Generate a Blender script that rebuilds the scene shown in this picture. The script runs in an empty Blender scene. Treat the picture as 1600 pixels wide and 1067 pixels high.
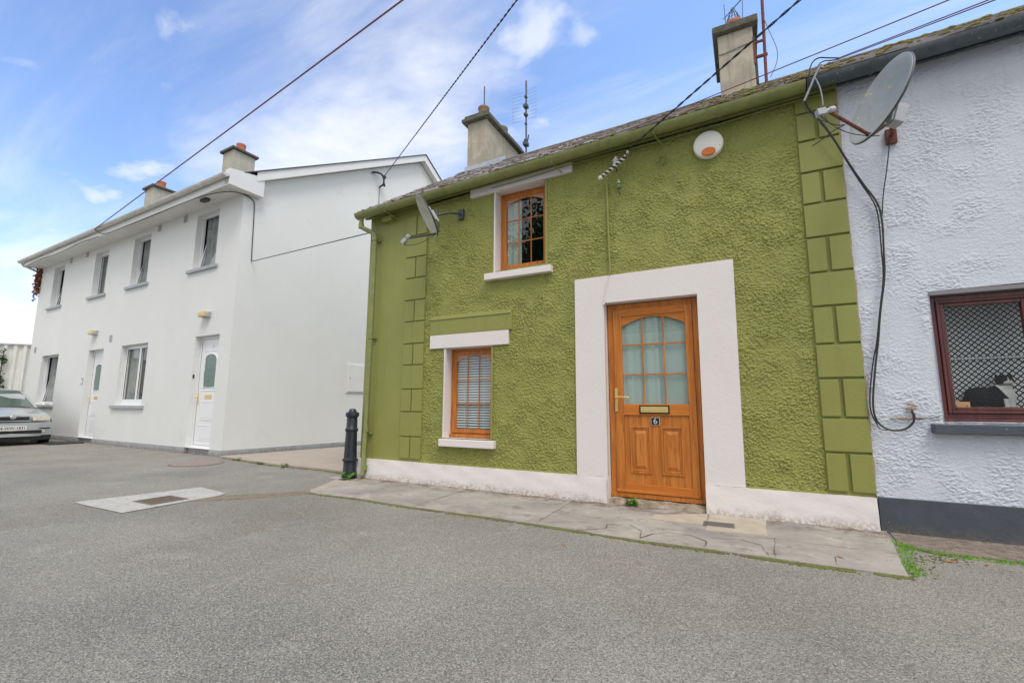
import bpy, bmesh, math, random
import numpy as np
from mathutils import Vector, Matrix
R = math.radians; PI = math.pi
random.seed(7)
scene = bpy.context.scene
COL = scene.collection
# ---------------------------------------------------------------- camera
H = 1.06
def cam_axes(yaw, pitch, roll):
    fwd = Vector((-math.sin(yaw)*math.cos(pitch), math.cos(yaw)*math.cos(pitch), math.sin(pitch)))
    right = Vector((math.cos(yaw), math.sin(yaw), 0)); up = right.cross(fwd)
    return math.cos(roll)*right + math.sin(roll)*up, -math.sin(roll)*right + math.cos(roll)*up, fwd
r_, u_, f_ = cam_axes(R(27.33), R(7.87), R(.2275))
cd = bpy.data.cameras.new('camera'); cam = bpy.data.objects.new('camera', cd); COL.objects.link(cam)
cd.lens = 16.0; cd.sensor_width = 36; cd.clip_start = .05; cd.clip_end = 2000
cam.matrix_world = Matrix(((r_.x, u_.x, -f_.x, 0), (r_.y, u_.y, -f_.y, 0), (r_.z, u_.z, -f_.z, H), (0, 0, 0, 1)))
scene.camera = cam
def sky_ray(px, py):           # direction through a point of the 1600 px wide photograph (used only to aim far cables)
    return ((px-800)/711*r_ - (py-533.5)/711*u_ + f_)
# ---------------------------------------------------------------- light
SUN_DIR = Vector((.58, -.60, 1.35)).normalized()
w = bpy.data.worlds.new('World'); scene.world = w; w.use_nodes = True
nt = w.node_tree; nt.nodes.clear()
class NT:
    def __init__(s, t): s.t = t
    def n(s, typ, **kw):
        nd = s.t.nodes.new(typ)
        ins = kw.pop('i', {})
        for k, v in kw.items(): setattr(nd, k, v)
        for k, v in ins.items():
            if isinstance(v, bpy.types.NodeSocket): s.t.links.new(v, nd.inputs[k])
            else: nd.inputs[k].default_value = v
        return nd
    def math(s, op, a, b=None, c=None, clamp=False):
        i = {0: a}
        if b is not None: i[1] = b
        if c is not None: i[2] = c
        return s.n('ShaderNodeMath', operation=op, use_clamp=clamp, i=i).outputs[0]
    def mix(s, f, a, b, blend='MIX'):
        nd = s.n('ShaderNodeMix', data_type='RGBA', blend_type=blend)
        for k, v in ((0, f), (6, a), (7, b)):
            if isinstance(v, bpy.types.NodeSocket): s.t.links.new(v, nd.inputs[k])
            else: nd.inputs[k].default_value = v if k == 0 else (*v[:3], 1)
        return nd.outputs[2]
    def noise(s, vec, scale, detail=4, rough=.55, dist=0):
        return s.n('ShaderNodeTexNoise', i={'Vector': vec, 'Scale': scale, 'Detail': detail, 'Roughness': rough, 'Distortion': dist}).outputs[0]
    def ramp(s, f, a, b):       # smooth 0..1 between a and b
        return s.n('ShaderNodeMapRange', interpolation_type='SMOOTHSTEP', i={0: f, 1: a, 2: b, 3: 0.0, 4: 1.0}).outputs[0]
    def mapping(s, vec, sc=(1, 1, 1), loc=(0, 0, 0), rot=(0, 0, 0)):
        return s.n('ShaderNodeMapping', i={'Vector': vec, 'Scale': sc, 'Location': loc, 'Rotation': rot}).outputs[0]
g = NT(nt)
sky = g.n('ShaderNodeTexSky', sky_type='NISHITA', sun_disc=False, sun_elevation=math.asin(SUN_DIR.z), sun_rotation=math.atan2(SUN_DIR.x, SUN_DIR.y), air_density=1.0, dust_density=.6, ozone_density=2.0)
tc = g.n('ShaderNodeTexCoord').outputs['Generated']
sep = g.n('ShaderNodeSeparateXYZ', i={0: tc})
zc = g.math('MAXIMUM', g.math('ADD', sep.outputs[2], .12), .05)
pv = g.n('ShaderNodeCombineXYZ', i={0: g.math('DIVIDE', sep.outputs[0], zc), 1: g.math('DIVIDE', sep.outputs[1], zc), 2: 0.0}).outputs[0]
pm = g.mapping(pv, sc=(.75, 1.5, 1), rot=(0, 0, R(-28)), loc=(1.3, .4, 0))
cl = g.noise(pm, 1.1, 9, .56, .5)
puff = g.noise(g.mapping(pv, sc=(1, 1.3, 1), loc=(4.1, 2.2, 0)), 3.1, 8, .5, .2)
# cover: denser low down, thinner overhead, a bank in view, a broad one added behind
def lobe(d, a, b):
    d = Vector(d).normalized()
    dt = g.n('ShaderNodeVectorMath', operation='DOT_PRODUCT', i={0: tc, 1: tuple(d)}).outputs['Value']
    return g.ramp(dt, a, b)
low = g.ramp(sep.outputs[2], .48, .02)
cover = g.math('ADD', g.math('MULTIPLY', low, .34), g.math('MULTIPLY', lobe(sky_ray(570, 190), .90, .99), .20))
cover = g.math('ADD', cover, g.math('MULTIPLY', lobe((.3, -.9, .45), -.25, .6), .55))  # unseen cloud behind the camera, added to make the light less blue
cover = g.math('SUBTRACT', cover, g.math('MULTIPLY', lobe(sky_ray(1330, 40), .86, .97), .08))
c1 = g.math('MULTIPLY', g.ramp(g.math('ADD', cl, cover), .54, .90), .92)
c2 = g.math('MULTIPLY', g.ramp(g.math('ADD', puff, g.math('MULTIPLY', cover, .3)), .60, .76), .55)
veil = g.math('ADD', g.math('MULTIPLY', g.ramp(g.noise(g.mapping(pv, sc=(.5, 2.2, 1), rot=(0, 0, R(-28)), loc=(3, 1, 0)), 1.4, 7, .6, .6), .38, .74), .30), g.math('ADD', g.math('MULTIPLY', lobe(sky_ray(1400, 60), .7, .98), .02), .02))
cf = g.math('MAXIMUM', g.math('MAXIMUM', c1, c2), veil)
skyc = g.mix(1.0, sky.outputs[0], (2.15, 2.25, 2.55), 'MULTIPLY')
skyc = g.mix(lobe(sky_ray(1350, 40), .72, .99), skyc, g.mix(1.0, skyc, (1.32, 1.36, 1.30), 'MULTIPLY'))
cloudc = g.mix(g.noise(pm, 3.2, 4, .5), (9.0, 9.2, 9.6), (11.4, 11.3, 11.0))
colr = g.mix(cf, skyc, cloudc)
bg = g.n('ShaderNodeBackground', i={'Color': colr, 'Strength': .10})
g.t.links.new(bg.outputs[0], g.n('ShaderNodeOutputWorld').inputs[0])
sl = bpy.data.lights.new('sun', 'SUN'); sl.energy = 1.75; sl.angle = R(24); sl.color = (1, .935, .85)
so = bpy.data.objects.new('sun', sl); COL.objects.link(so); so.rotation_euler = SUN_DIR.to_track_quat('Z', 'Y').to_euler()
scene.view_settings.view_transform = 'Standard'; scene.view_settings.look = 'None'; scene.view_settings.exposure = .19; scene.view_settings.gamma = 1
# ---------------------------------------------------------------- materials
def lin(c):
    return tuple(((v/255)/12.92 if v/255 <= .04045 else ((v/255+.055)/1.055)**2.4) for v in c)
MATS = {}
def mat(name, base, rough=.7, var=.0, vs=6, vcol=None, bump=0, bs=60, bd=4, spec=.5, metal=0, stain=None, sts=2.5, sta=(.55, .7), streak=0, coat=0, speck=None, spk=200, spa=(.62, .7)):
    """one procedural material: base colour, cloudy variation, stains, vertical streaks, specks, bump"""
    if name in MATS: return MATS[name]
    m = bpy.data.materials.new(name); m.use_nodes = True; t = m.node_tree; t.nodes.clear(); n = NT(t)
    P = n.n('ShaderNodeBsdfPrincipled', i={'Roughness': rough, 'Metallic': metal, 'Specular IOR Level': spec, 'Coat Weight': coat, 'Coat Roughness': .08})
    v = n.n('ShaderNodeTexCoord').outputs['Object']
    c = n.n('ShaderNodeRGB').outputs[0]; c.default_value = (*base, 1)
    if var:
        vc = vcol or tuple(b*.6 for b in base)
        f = n.math('MULTIPLY', n.ramp(n.noise(v, vs, 6, .62), .32, .70), var)
        c = n.mix(f, c, vc)
    if streak:
        f = n.math('MULTIPLY', n.ramp(n.noise(n.mapping(v, sc=(9, 9, .55)), 1.6, 5, .6), .5, .75), streak)
        c = n.mix(f, c, tuple(b*.45 for b in base))
    if stain:
        f = n.ramp(n.noise(v, sts, 8, .7), *sta); c = n.mix(f, c, stain)
    if speck:
        f = n.ramp(n.noise(v, spk, 2, .5), *spa); c = n.mix(f, c, speck)
    t.links.new(c, P.inputs['Base Color'])
    if bump:
        b = n.n('ShaderNodeBump', i={'Strength': 1.0, 'Distance': bump, 'Height': n.noise(v, bs, bd, .6)})
        t.links.new(b.outputs[0], P.inputs['Normal'])
    t.links.new(P.outputs[0], n.n('ShaderNodeOutputMaterial').inputs[0])
    MATS[name] = m; return m
def wood(name, a, b, dark, axis=2, rough=.38, sc=1.0):
    m = bpy.data.materials.new(name); m.use_nodes = True; t = m.node_tree; t.nodes.clear(); n = NT(t)
    v = n.n('ShaderNodeTexCoord').outputs['Object']
    s = [26*sc, 26*sc, 26*sc]; s[axis] = 1.6*sc
    vv = n.mapping(v, sc=tuple(s))
    f = n.noise(vv, 1.0, 6, .6, .9); f2 = n.noise(vv, 4.5, 3, .6, .2)
    c = n.mix(n.ramp(f, .3, .68), a, b); c = n.mix(n.math('MULTIPLY', n.ramp(f2, .55, .72), .55), c, dark)
    P = n.n('ShaderNodeBsdfPrincipled', i={'Roughness': rough, 'Specular IOR Level': .45, 'Base Color': c})
    bb = n.n('ShaderNodeBump', i={'Strength': .3, 'Distance': .001, 'Height': f2}); t.links.new(bb.outputs[0], P.inputs['Normal'])
    t.links.new(P.outputs[0], n.n('ShaderNodeOutputMaterial').inputs[0]); return m
def glass(name, tint=(.75, .85, .82), ior=1.75, rough=0.0, wavy=.0):
    m = bpy.data.materials.new(name); m.use_nodes = True; t = m.node_tree; t.nodes.clear(); n = NT(t)
    tr = n.n('ShaderNodeBsdfTransparent', i={0: (*tint, 1)}); gl = n.n('ShaderNodeBsdfGlossy', i={'Color': (1, 1, 1, 1), 'Roughness': rough})
    if wavy:
        v = n.n('ShaderNodeTexCoord').outputs['Object']
        b = n.n('ShaderNodeBump', i={'Strength': 1.0, 'Distance': wavy, 'Height': n.noise(v, 2.5, 1, .4)}); t.links.new(b.outputs[0], gl.inputs['Normal'])
    bf = n.n('ShaderNodeNewGeometry').outputs['Backfacing']     # same reflectance from either side of the thin pane
    fr = n.n('ShaderNodeFresnel', i={0: n.math('ADD', n.math('MULTIPLY', bf, 1/ior-ior), ior)})
    mx = n.n('ShaderNodeMixShader', i={0: fr.outputs[0], 1: tr.outputs[0], 2: gl.outputs[0]})
    t.links.new(mx.outputs[0], n.n('ShaderNodeOutputMaterial').inputs[0]); return m
GREEN = lin((144, 147, 80)); GREEN_S = lin((141, 144, 76))
M = dict(
 green_rough=mat('green_roughcast', tuple(v*1.08 for v in GREEN), .62, .3, 2.2, tuple(v*.95 for v in GREEN), .004, 150, 3, .3, streak=.16, stain=tuple(v*.75 for v in GREEN), sts=1.3, sta=(.66, .85)),
 green_smooth=mat('green_smooth_paint', GREEN_S, .5, .35, 3, tuple(v*.85 for v in GREEN_S), .0022, 45, 4, .4, streak=.14, stain=tuple(v*.8 for v in GREEN_S), sts=7, sta=(.62, .8)),
 green_gutter=mat('green_gutter_paint', lin((136, 141, 84)), .42, .5, 9, lin((108, 114, 70)), .0006, 60, streak=.4),
 dark_gutter=mat('slate_gutter_paint', lin((66, 76, 84)), .45, .6, 14, lin((92, 98, 98)), .001, 60, speck=lin((150, 155, 150)), spk=50, spa=(.68, .74)),
 pink_white=mat('off_white_masonry_paint', lin((226, 220, 217)), .6, .3, 2.5, lin((216, 209, 206)), .0025, 26, 5, .35, stain=lin((150, 138, 128)), sts=9, sta=(.70, .82)),
 plinth_white=mat('off_white_plinth_paint', lin((226, 220, 217)), .6, .35, 2.5, lin((212, 204, 200)), .006, 9, 6, .3, stain=lin((120, 105, 92)), sts=14, sta=(.68, .76)),
 grey_rough=mat('pale_grey_roughcast', lin((206, 211, 219)), .65, .3, 3, lin((193, 199, 210)), .005, 90, 4, .3, streak=.1),
 grey_plinth=mat('charcoal_plinth_paint', lin((70, 76, 84)), .45, .4, 6, lin((88, 92, 98)), .002, 40, 4, .5, speck=lin((150, 150, 146)), spk=30, spa=(.72, .76)),
 white_wall=mat('white_render', lin((224, 225, 223)), .7, .3, .8, lin((212, 213, 209)), .0022, 34, 8, .25, streak=.03, stain=lin((206, 205, 198)), sts=1.7, sta=(.58, .8)),
 white_trim=mat('white_fascia_plastic', lin((226, 226, 224)), .4, .2, 5, lin((205, 205, 200))),
 white_gutter=mat('weathered_white_gutter', lin((214, 213, 206)), .45, .55, 5, lin((176, 173, 160)), streak=.3),
 upvc=mat('white_upvc', lin((232, 233, 235)), .3),
 base_grey=mat('grey_wall_base_paint', lin((172, 175, 178)), .6, .5, 5, lin((150, 152, 154)), .003, 30, stain=lin((110, 110, 108)), sts=6, sta=(.66, .8)),
 sill_grey=mat('grey_window_sill', lin((172, 176, 180)), .6, .4, 8, lin((140, 144, 148)), .001, 60),
 soffit=mat('white_soffit_board', lin((222, 221, 216)), .5, .3, 4, lin((200, 198, 190))),
 slate=mat('weathered_slate', lin((176, 170, 168)), .75, .7, 7, lin((136, 130, 130)), .003, 40, 5, .3, stain=lin((160, 146, 122)), sts=22, sta=(.56, .7)),
 slate_dark=mat('dark_concrete_tile', lin((66, 66, 72)), .7, .5, 9, lin((90, 90, 92)), .002, 40),
 ridge=mat('concrete_ridge_tile', lin((120, 116, 112)), .8, .6, 10, lin((86, 84, 82)), .003, 50, stain=lin((150, 140, 90)), sts=8, sta=(.62, .72)),
 moss=mat('yellow_green_moss', lin((128, 118, 66)), .9, .9, 12, lin((92, 92, 44)), .003, 80),
 moss_brown=mat('brown_dry_moss', lin((136, 118, 92)), .9, .8, 14, lin((92, 80, 68)), .003, 80),
 joint_moss=mat('olive_joint_moss', lin((112, 120, 52)), .95, .9, 10, lin((92, 84, 58)), .003, 80),
 chimney=mat('weathered_cement_render', lin((182, 174, 156)), .85, .7, 3.5, lin((142, 136, 124)), .004, 40, 6, .2, streak=.55, stain=lin((82, 80, 74)), sts=2.2, sta=(.60, .80)),
 chimney_dark=mat('sooty_cement_cap', lin((100, 98, 86)), .9, .8, 12, lin((68, 66, 58)), .006, 30, 6, stain=lin((128, 126, 72)), sts=14, sta=(.58, .68)),
 chimney_pale=mat('pale_cement_render', lin((186, 182, 168)), .85, .5, 3.5, lin((150, 147, 135)), .003, 40, 6, .2, streak=.4, stain=lin((110, 106, 94)), sts=2.0, sta=(.64, .85)),
 terracotta=mat('terracotta_pot', lin((206, 124, 92)), .75, .5, 12, lin((180, 104, 76)), .002, 60),
 pot_buff=mat('lichened_buff_pot', lin((150, 134, 104)), .85, .8, 14, lin((116, 102, 82)), .002, 60, stain=lin((176, 96, 60)), sts=8, sta=(.56, .66)),
 lead=mat('grey_lead_flashing', lin((176, 184, 190)), .5, .5, 8, lin((140, 146, 152)), .002, 30),
 brass=mat('polished_brass', lin((232, 204, 128)), .3, metal=.45, var=.2, vs=30),
 black=mat('black_plastic', lin((28, 29, 32)), .4),
 cable=mat('black_cable_sheath', lin((38, 38, 42)), .5),
 cable_red=mat('faded_red_cable_sheath', lin((118, 62, 58)), .6),
 cable_grey=mat('grey_cable_sheath', lin((120, 120, 122)), .5),
 rust=mat('rusty_steel', lin((120, 66, 52)), .8, .8, 30, lin((74, 46, 40)), .001, 80),
 steel=mat('galvanised_steel', lin((150, 154, 158)), .42, .5, 20, lin((112, 116, 120)), metal=.7),
 dark_steel=mat('weathered_dark_steel', lin((88, 92, 96)), .5, .5, 20, lin((60, 62, 64)), metal=.4),
 dish=mat('pale_grey_dish_enamel', lin((176, 182, 185)), .42, .5, 7, lin((152, 160, 164)), speck=lin((206, 202, 150)), spk=26, spa=(.66, .70)),
 dish_old=mat('grimy_dish_enamel', lin((196, 196, 182)), .5, .6, 7, lin((160, 158, 140)), stain=lin((120, 114, 90)), sts=6, sta=(.60, .75)),
 plastic_w=mat('white_device_plastic', lin((232, 231, 222)), .35, .2, 20, lin((214, 212, 196))),
 plastic_g=mat('grey_device_plastic', lin((170, 172, 176)), .45),
 amber=mat('amber_lens', lin((214, 112, 20)), .18, .5, 40, lin((160, 70, 10))),
 lamp_y=mat('yellowed_lamp_lens', lin((214, 196, 124)), .4, .5, 12, lin((186, 160, 84))),
 ceramic=mat('white_glazed_ceramic', lin((214, 212, 206)), .2, .4, 60, lin((150, 146, 138))),
 dark_bollard=mat('black_cast_iron_paint', lin((34, 39, 47)), .34, .5, 18, lin((52, 57, 66)), .003, 30, 4, .5, stain=lin((96, 92, 86)), sts=24, sta=(.62, .74)),
 asphalt_patch=mat('reddish_iron_cover', lin((150, 132, 124)), .7, .6, 16, lin((122, 108, 102)), .003, 60),
 concrete=mat('pale_drain_concrete', lin((186, 184, 179)), .9, .6, 7, lin((162, 160, 154)), .004, 60, 5, .2, speck=lin((120, 118, 114)), spk=34, spa=(.64, .70)),
 pink_concrete=mat('pinkish_path_concrete', lin((176, 163, 152)), .9, .5, 4, lin((160, 148, 138)), .003, 90, 5, .2),
 dirt=mat('brown_gritty_verge', lin((146, 134, 125)), .95, .9, 13, lin((112, 99, 90)), .010, 45, 7, .1, stain=lin((150, 144, 130)), sts=18, sta=(.52, .66), speck=lin((84, 74, 66)), spk=70, spa=(.6, .68)),
 iron=mat('rusted_drain_iron', lin((122, 112, 104)), .7, .7, 20, lin((110, 88, 72)), .001, 60),
 cover=mat('dark_meter_cover', lin((92, 94, 96)), .6, .4, 20, lin((76, 78, 80)), .002, 120),
 rubber=mat('black_rubber_mat', lin((50, 50, 54)), .85, bump=.003, bs=150),
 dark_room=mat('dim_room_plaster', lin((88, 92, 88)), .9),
 curtain=mat('pale_curtain_cloth', lin((150, 153, 150)), .9, .6, 6, lin((104, 108, 110))),
 curtain_teal=mat('frosted_backing_cloth', lin((168, 184, 178)), .9, .3, 3, lin((150, 166, 160))),
 blind=mat('white_blind_slat', lin((214, 220, 224)), .5),
 carpaint=mat('silver_blue_car_paint', lin((184, 189, 192)), .30, metal=.3, coat=.8, var=.05),
 chrome=mat('bright_chrome', lin((215, 218, 222)), .12, metal=1),
 tyre=mat('tyre_rubber', lin((34, 34, 36)), .85),
 headlight=mat('clear_headlamp_lens', lin((214, 208, 186)), .12, .6, 26, lin((150, 146, 130)), coat=1),
 car_glass=mat('dark_car_glass', lin((84, 100, 92)), .06, spec=.8, coat=1),
 plate=mat('white_number_plate', lin((226, 226, 220)), .4),
 ink=mat('black_lettering', lin((24, 24, 28)), .5),
 silver_ink=mat('silver_lettering', lin((206, 206, 206)), .4),
 fur=mat('black_cat_fur', lin((24, 25, 30)), .95, spec=.15),
 fur_w=mat('white_cat_fur', lin((224, 222, 214)), .9, .3, 30, lin((196, 194, 186))),
 card=mat('orange_card', lin((222, 168, 116)), .7, .4, 60, lin((196, 140, 90))),
 blue_orn=mat('blue_glazed_ornament', lin((126, 150, 176)), .25, .5, 40, lin((190, 200, 210))),
 leaf=mat('weed_leaf', lin((92, 138, 40)), .6, .7, 20, lin((62, 100, 28))),
 grass=mat('bright_grass_blade', lin((132, 184, 62)), .6, .8, 12, lin((96, 140, 46))),
 dry=mat('dry_leaf', lin((176, 118, 72)), .8, .5, 40, lin((132, 84, 50))),
 tree_leaf=mat('tree_leaf', lin((92, 124, 60)), .6, .8, 1.2, lin((60, 92, 40))),
 ivy_red=mat('red_creeper_leaf', lin((150, 74, 60)), .7, .8, 12, lin((110, 88, 50))),
 ivy=mat('dark_ivy_leaf', lin((62, 84, 48)), .6, .8, 12, lin((44, 62, 36))),
 bark=mat('grey_bark', lin((98, 86, 72)), .9, .8, 8, lin((66, 58, 48)), .01, 20),
 sheet=mat('white_profiled_sheet', lin((222, 222, 216)), .5, .4, 2, lin((200, 198, 188)), streak=.35),
 mastic=mat('brick_orange_edge', lin((176, 138, 118)), .9, .9, 20, lin((150, 150, 128)), .004, 60),
 plug=mat('clear_glass_insulator', lin((116, 130, 84)), .25),
)
def splash(name, z0, z1, col):    # road dirt thrown up on the foot of a wall: real grime with a ragged top
    m = M[name]; t = m.node_tree; n = NT(t); P = next(x for x in t.nodes if x.type == 'BSDF_PRINCIPLED'); old = P.inputs['Base Color'].links[0].from_socket
    v = n.n('ShaderNodeNewGeometry').outputs['Position']; z = n.n('ShaderNodeSeparateXYZ', i={0: v}).outputs[2]
    h = n.math('ADD', z, n.math('MULTIPLY', n.noise(v, 7, 6, .7), -.22)); f = n.math('MULTIPLY', n.ramp(h, z1, z0), n.ramp(n.noise(v, 40, 5, .7), .35, .62))
    t.links.new(n.mix(f, old, col), P.inputs['Base Color'])
splash('plinth_white', -.12, .01, lin((168, 154, 140))); splash('grey_plinth', -.12, .0, lin((100, 97, 92))); splash('base_grey', -.1, .02, lin((120, 112, 100)))
M['oak'] = wood('golden_oak_foil', lin((204, 130, 56)), lin((172, 98, 36)), lin((118, 62, 24)))
M['oak_pale'] = wood('pale_oak_behind_glass', lin((206, 158, 128)), lin((190, 140, 110)), lin((160, 112, 84)), axis=0)
M['oak_h'] = wood('golden_oak_foil_rail', lin((206, 128, 50)), lin((186, 108, 38)), lin((142, 76, 28)), axis=0)
M['rosewood'] = wood('rosewood_foil', lin((104, 56, 52)), lin((78, 40, 40)), lin((44, 26, 28)), rough=.3)
M['glass'] = glass('window_glass', (.93, .97, .95), 1.7, wavy=.0015)
M['glass_plain'] = glass('single_window_glass', (.96, .98, .98), 1.3, wavy=.001)
M['glass_green'] = glass('patterned_door_glass', (.35, .55, .48), 1.6, .12)
M['glass_clear'] = glass('clear_glass', (.9, .93, .92), 1.45)
# asphalt
def asphalt():
    m = bpy.data.materials.new('worn_asphalt'); m.use_nodes = True; t = m.node_tree; t.nodes.clear(); n = NT(t)
    v = n.n('ShaderNodeTexCoord').outputs['Object']
    c = n.mix(n.ramp(n.noise(v, .55, 6, .6), .35, .68), lin((156, 153, 145)), lin((134, 132, 126)))
    c = n.mix(n.math('MULTIPLY', n.ramp(n.noise(n.mapping(v, loc=(9, 2, 0)), 1.1, 5, .65), .52, .68), .45), c, lin((136, 128, 114)))
    c = n.mix(n.math('MULTIPLY', n.ramp(n.noise(n.mapping(v, loc=(1, 7, 0)), 6.5, 6, .7), .60, .74), .5), c, lin((138, 136, 130)))
    c = n.mix(n.math('MULTIPLY', n.ramp(n.noise(v, 2.3, 5, .62), .58, .75), .5), c, lin((182, 178, 169)))
    vo = n.n('ShaderNodeTexVoronoi', feature='F1', i={'Vector': v, 'Scale': 165.0})
    st = n.n('ShaderNodeSeparateColor', i={0: vo.outputs['Color']}).outputs[0]
    c = n.mix(n.math('MULTIPLY', n.ramp(st, .6, 1.0), .42), c, lin((214, 208, 196)))
    c = n.mix(n.math('MULTIPLY', n.ramp(st, .42, .0), .62), c, lin((92, 90, 86)))
    pit = n.ramp(n.noise(v, 95, 3, .7), .56, .68)
    c = n.mix(n.math('MULTIPLY', pit, .6), c, lin((92, 87, 78)))
    c = n.mix(n.math('MULTIPLY', n.ramp(n.noise(n.mapping(v, loc=(2, 4, 0), sc=(1, 2.5, 1)), 2.6, 8, .78), .66, .76), .55), c, lin((196, 193, 186)))
    bl = n.ramp(n.noise(v, 30, 3, .6), .73, .76); c = n.mix(bl, c, lin((214, 212, 206)))
    br = n.ramp(n.noise(n.mapping(v, loc=(5, 3, 1)), 14, 4, .7), .68, .76); c = n.mix(n.math('MULTIPLY', br, .5), c, lin((120, 102, 82)))
    P = n.n('ShaderNodeBsdfPrincipled', i={'Roughness': .9, 'Specular IOR Level': .25, 'Base Color': c})
    h = n.math('ADD', n.math('MULTIPLY', vo.outputs['Distance'], -.9), n.math('MULTIPLY', pit, -.5))
    h = n.math('ADD', h, n.math('MULTIPLY', n.noise(v, 18, 4, .6), .8))
    b = n.n('ShaderNodeBump', i={'Strength': 1.0, 'Distance': .006, 'Height': h}); t.links.new(b.outputs[0], P.inputs['Normal'])
    t.links.new(P.outputs[0], n.n('ShaderNodeOutputMaterial').inputs[0]); return m
M['asphalt'] = asphalt()
def footpath_mat():
    m = bpy.data.materials.new('old_footpath_concrete'); m.use_nodes = True; t = m.node_tree; t.nodes.clear(); n = NT(t)
    v = n.n('ShaderNodeTexCoord').outputs['Object']
    c = n.mix(n.ramp(n.noise(v, 1.6, 7, .65), .34, .68), lin((172, 166, 158)), lin((146, 142, 137)))
    c = n.mix(n.math('MULTIPLY', n.ramp(n.noise(v, 4, 8, .75), .54, .66), .75), c, lin((122, 114, 105)))
    c = n.mix(n.math('MULTIPLY', n.ramp(n.noise(n.mapping(v, loc=(3, 8, 0)), 2.2, 8, .75), .54, .68), .7), c, lin((188, 182, 172)))
    c = n.mix(n.math('MULTIPLY', n.ramp(n.noise(v, 120, 2, .6), .6, .7), .35), c, lin((100, 96, 90)))
    # dirt gathers along the foot of the wall
    y = n.n('ShaderNodeSeparateXYZ', i={0: v}).outputs[1]
    d = n.math('MULTIPLY', n.ramp(y, 4.55, 5.0), n.ramp(n.noise(v, 6, 7, .75), .42, .6)); c = n.mix(d, c, lin((112, 98, 88)))
    P = n.n('ShaderNodeBsdfPrincipled', i={'Roughness': .9, 'Specular IOR Level': .2, 'Base Color': c})
    b = n.n('ShaderNodeBump', i={'Strength': 1.0, 'Distance': .005, 'Height': n.noise(v, 30, 7, .7)}); t.links.new(b.outputs[0], P.inputs['Normal'])
    t.links.new(P.outputs[0], n.n('ShaderNodeOutputMaterial').inputs[0]); return m
M['footpath'] = footpath_mat()
def lace():
    m = bpy.data.materials.new('diamond_net_curtain'); m.use_nodes = True; t = m.node_tree; t.nodes.clear(); n = NT(t)
    v = n.n('ShaderNodeTexCoord').outputs['Object']; s = n.n('ShaderNodeSeparateXYZ', i={0: v})
    k = 1/.047
    x = n.math('MULTIPLY', s.outputs[0], k); z = n.math('MULTIPLY', s.outputs[2], k)
    a = n.math('FRACT', n.math('ADD', n.math('ADD', x, z), 500)); b = n.math('FRACT', n.math('ADD', n.math('SUBTRACT', x, z), 500))
    da = n.math('ABSOLUTE', n.math('SUBTRACT', a, .5)); db = n.math('ABSOLUTE', n.math('SUBTRACT', b, .5))
    mx = n.math('MAXIMUM', da, db)
    ring = n.math('MULTIPLY', n.math('LESS_THAN', mx, .33), n.math('GREATER_THAN', mx, .11))
    al = n.math('ADD', n.math('MULTIPLY', ring, .92), .03)
    tr = n.n('ShaderNodeBsdfTransparent'); di = n.n('ShaderNodeBsdfPrincipled', i={'Base Color': (.9, .92, .93, 1), 'Roughness': .9})
    mxs = n.n('ShaderNodeMixShader', i={0: al, 1: tr.outputs[0], 2: di.outputs[0]})
    t.links.new(mxs.outputs[0], n.n('ShaderNodeOutputMaterial').inputs[0]); return m
M['lace'] = lace()
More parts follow.
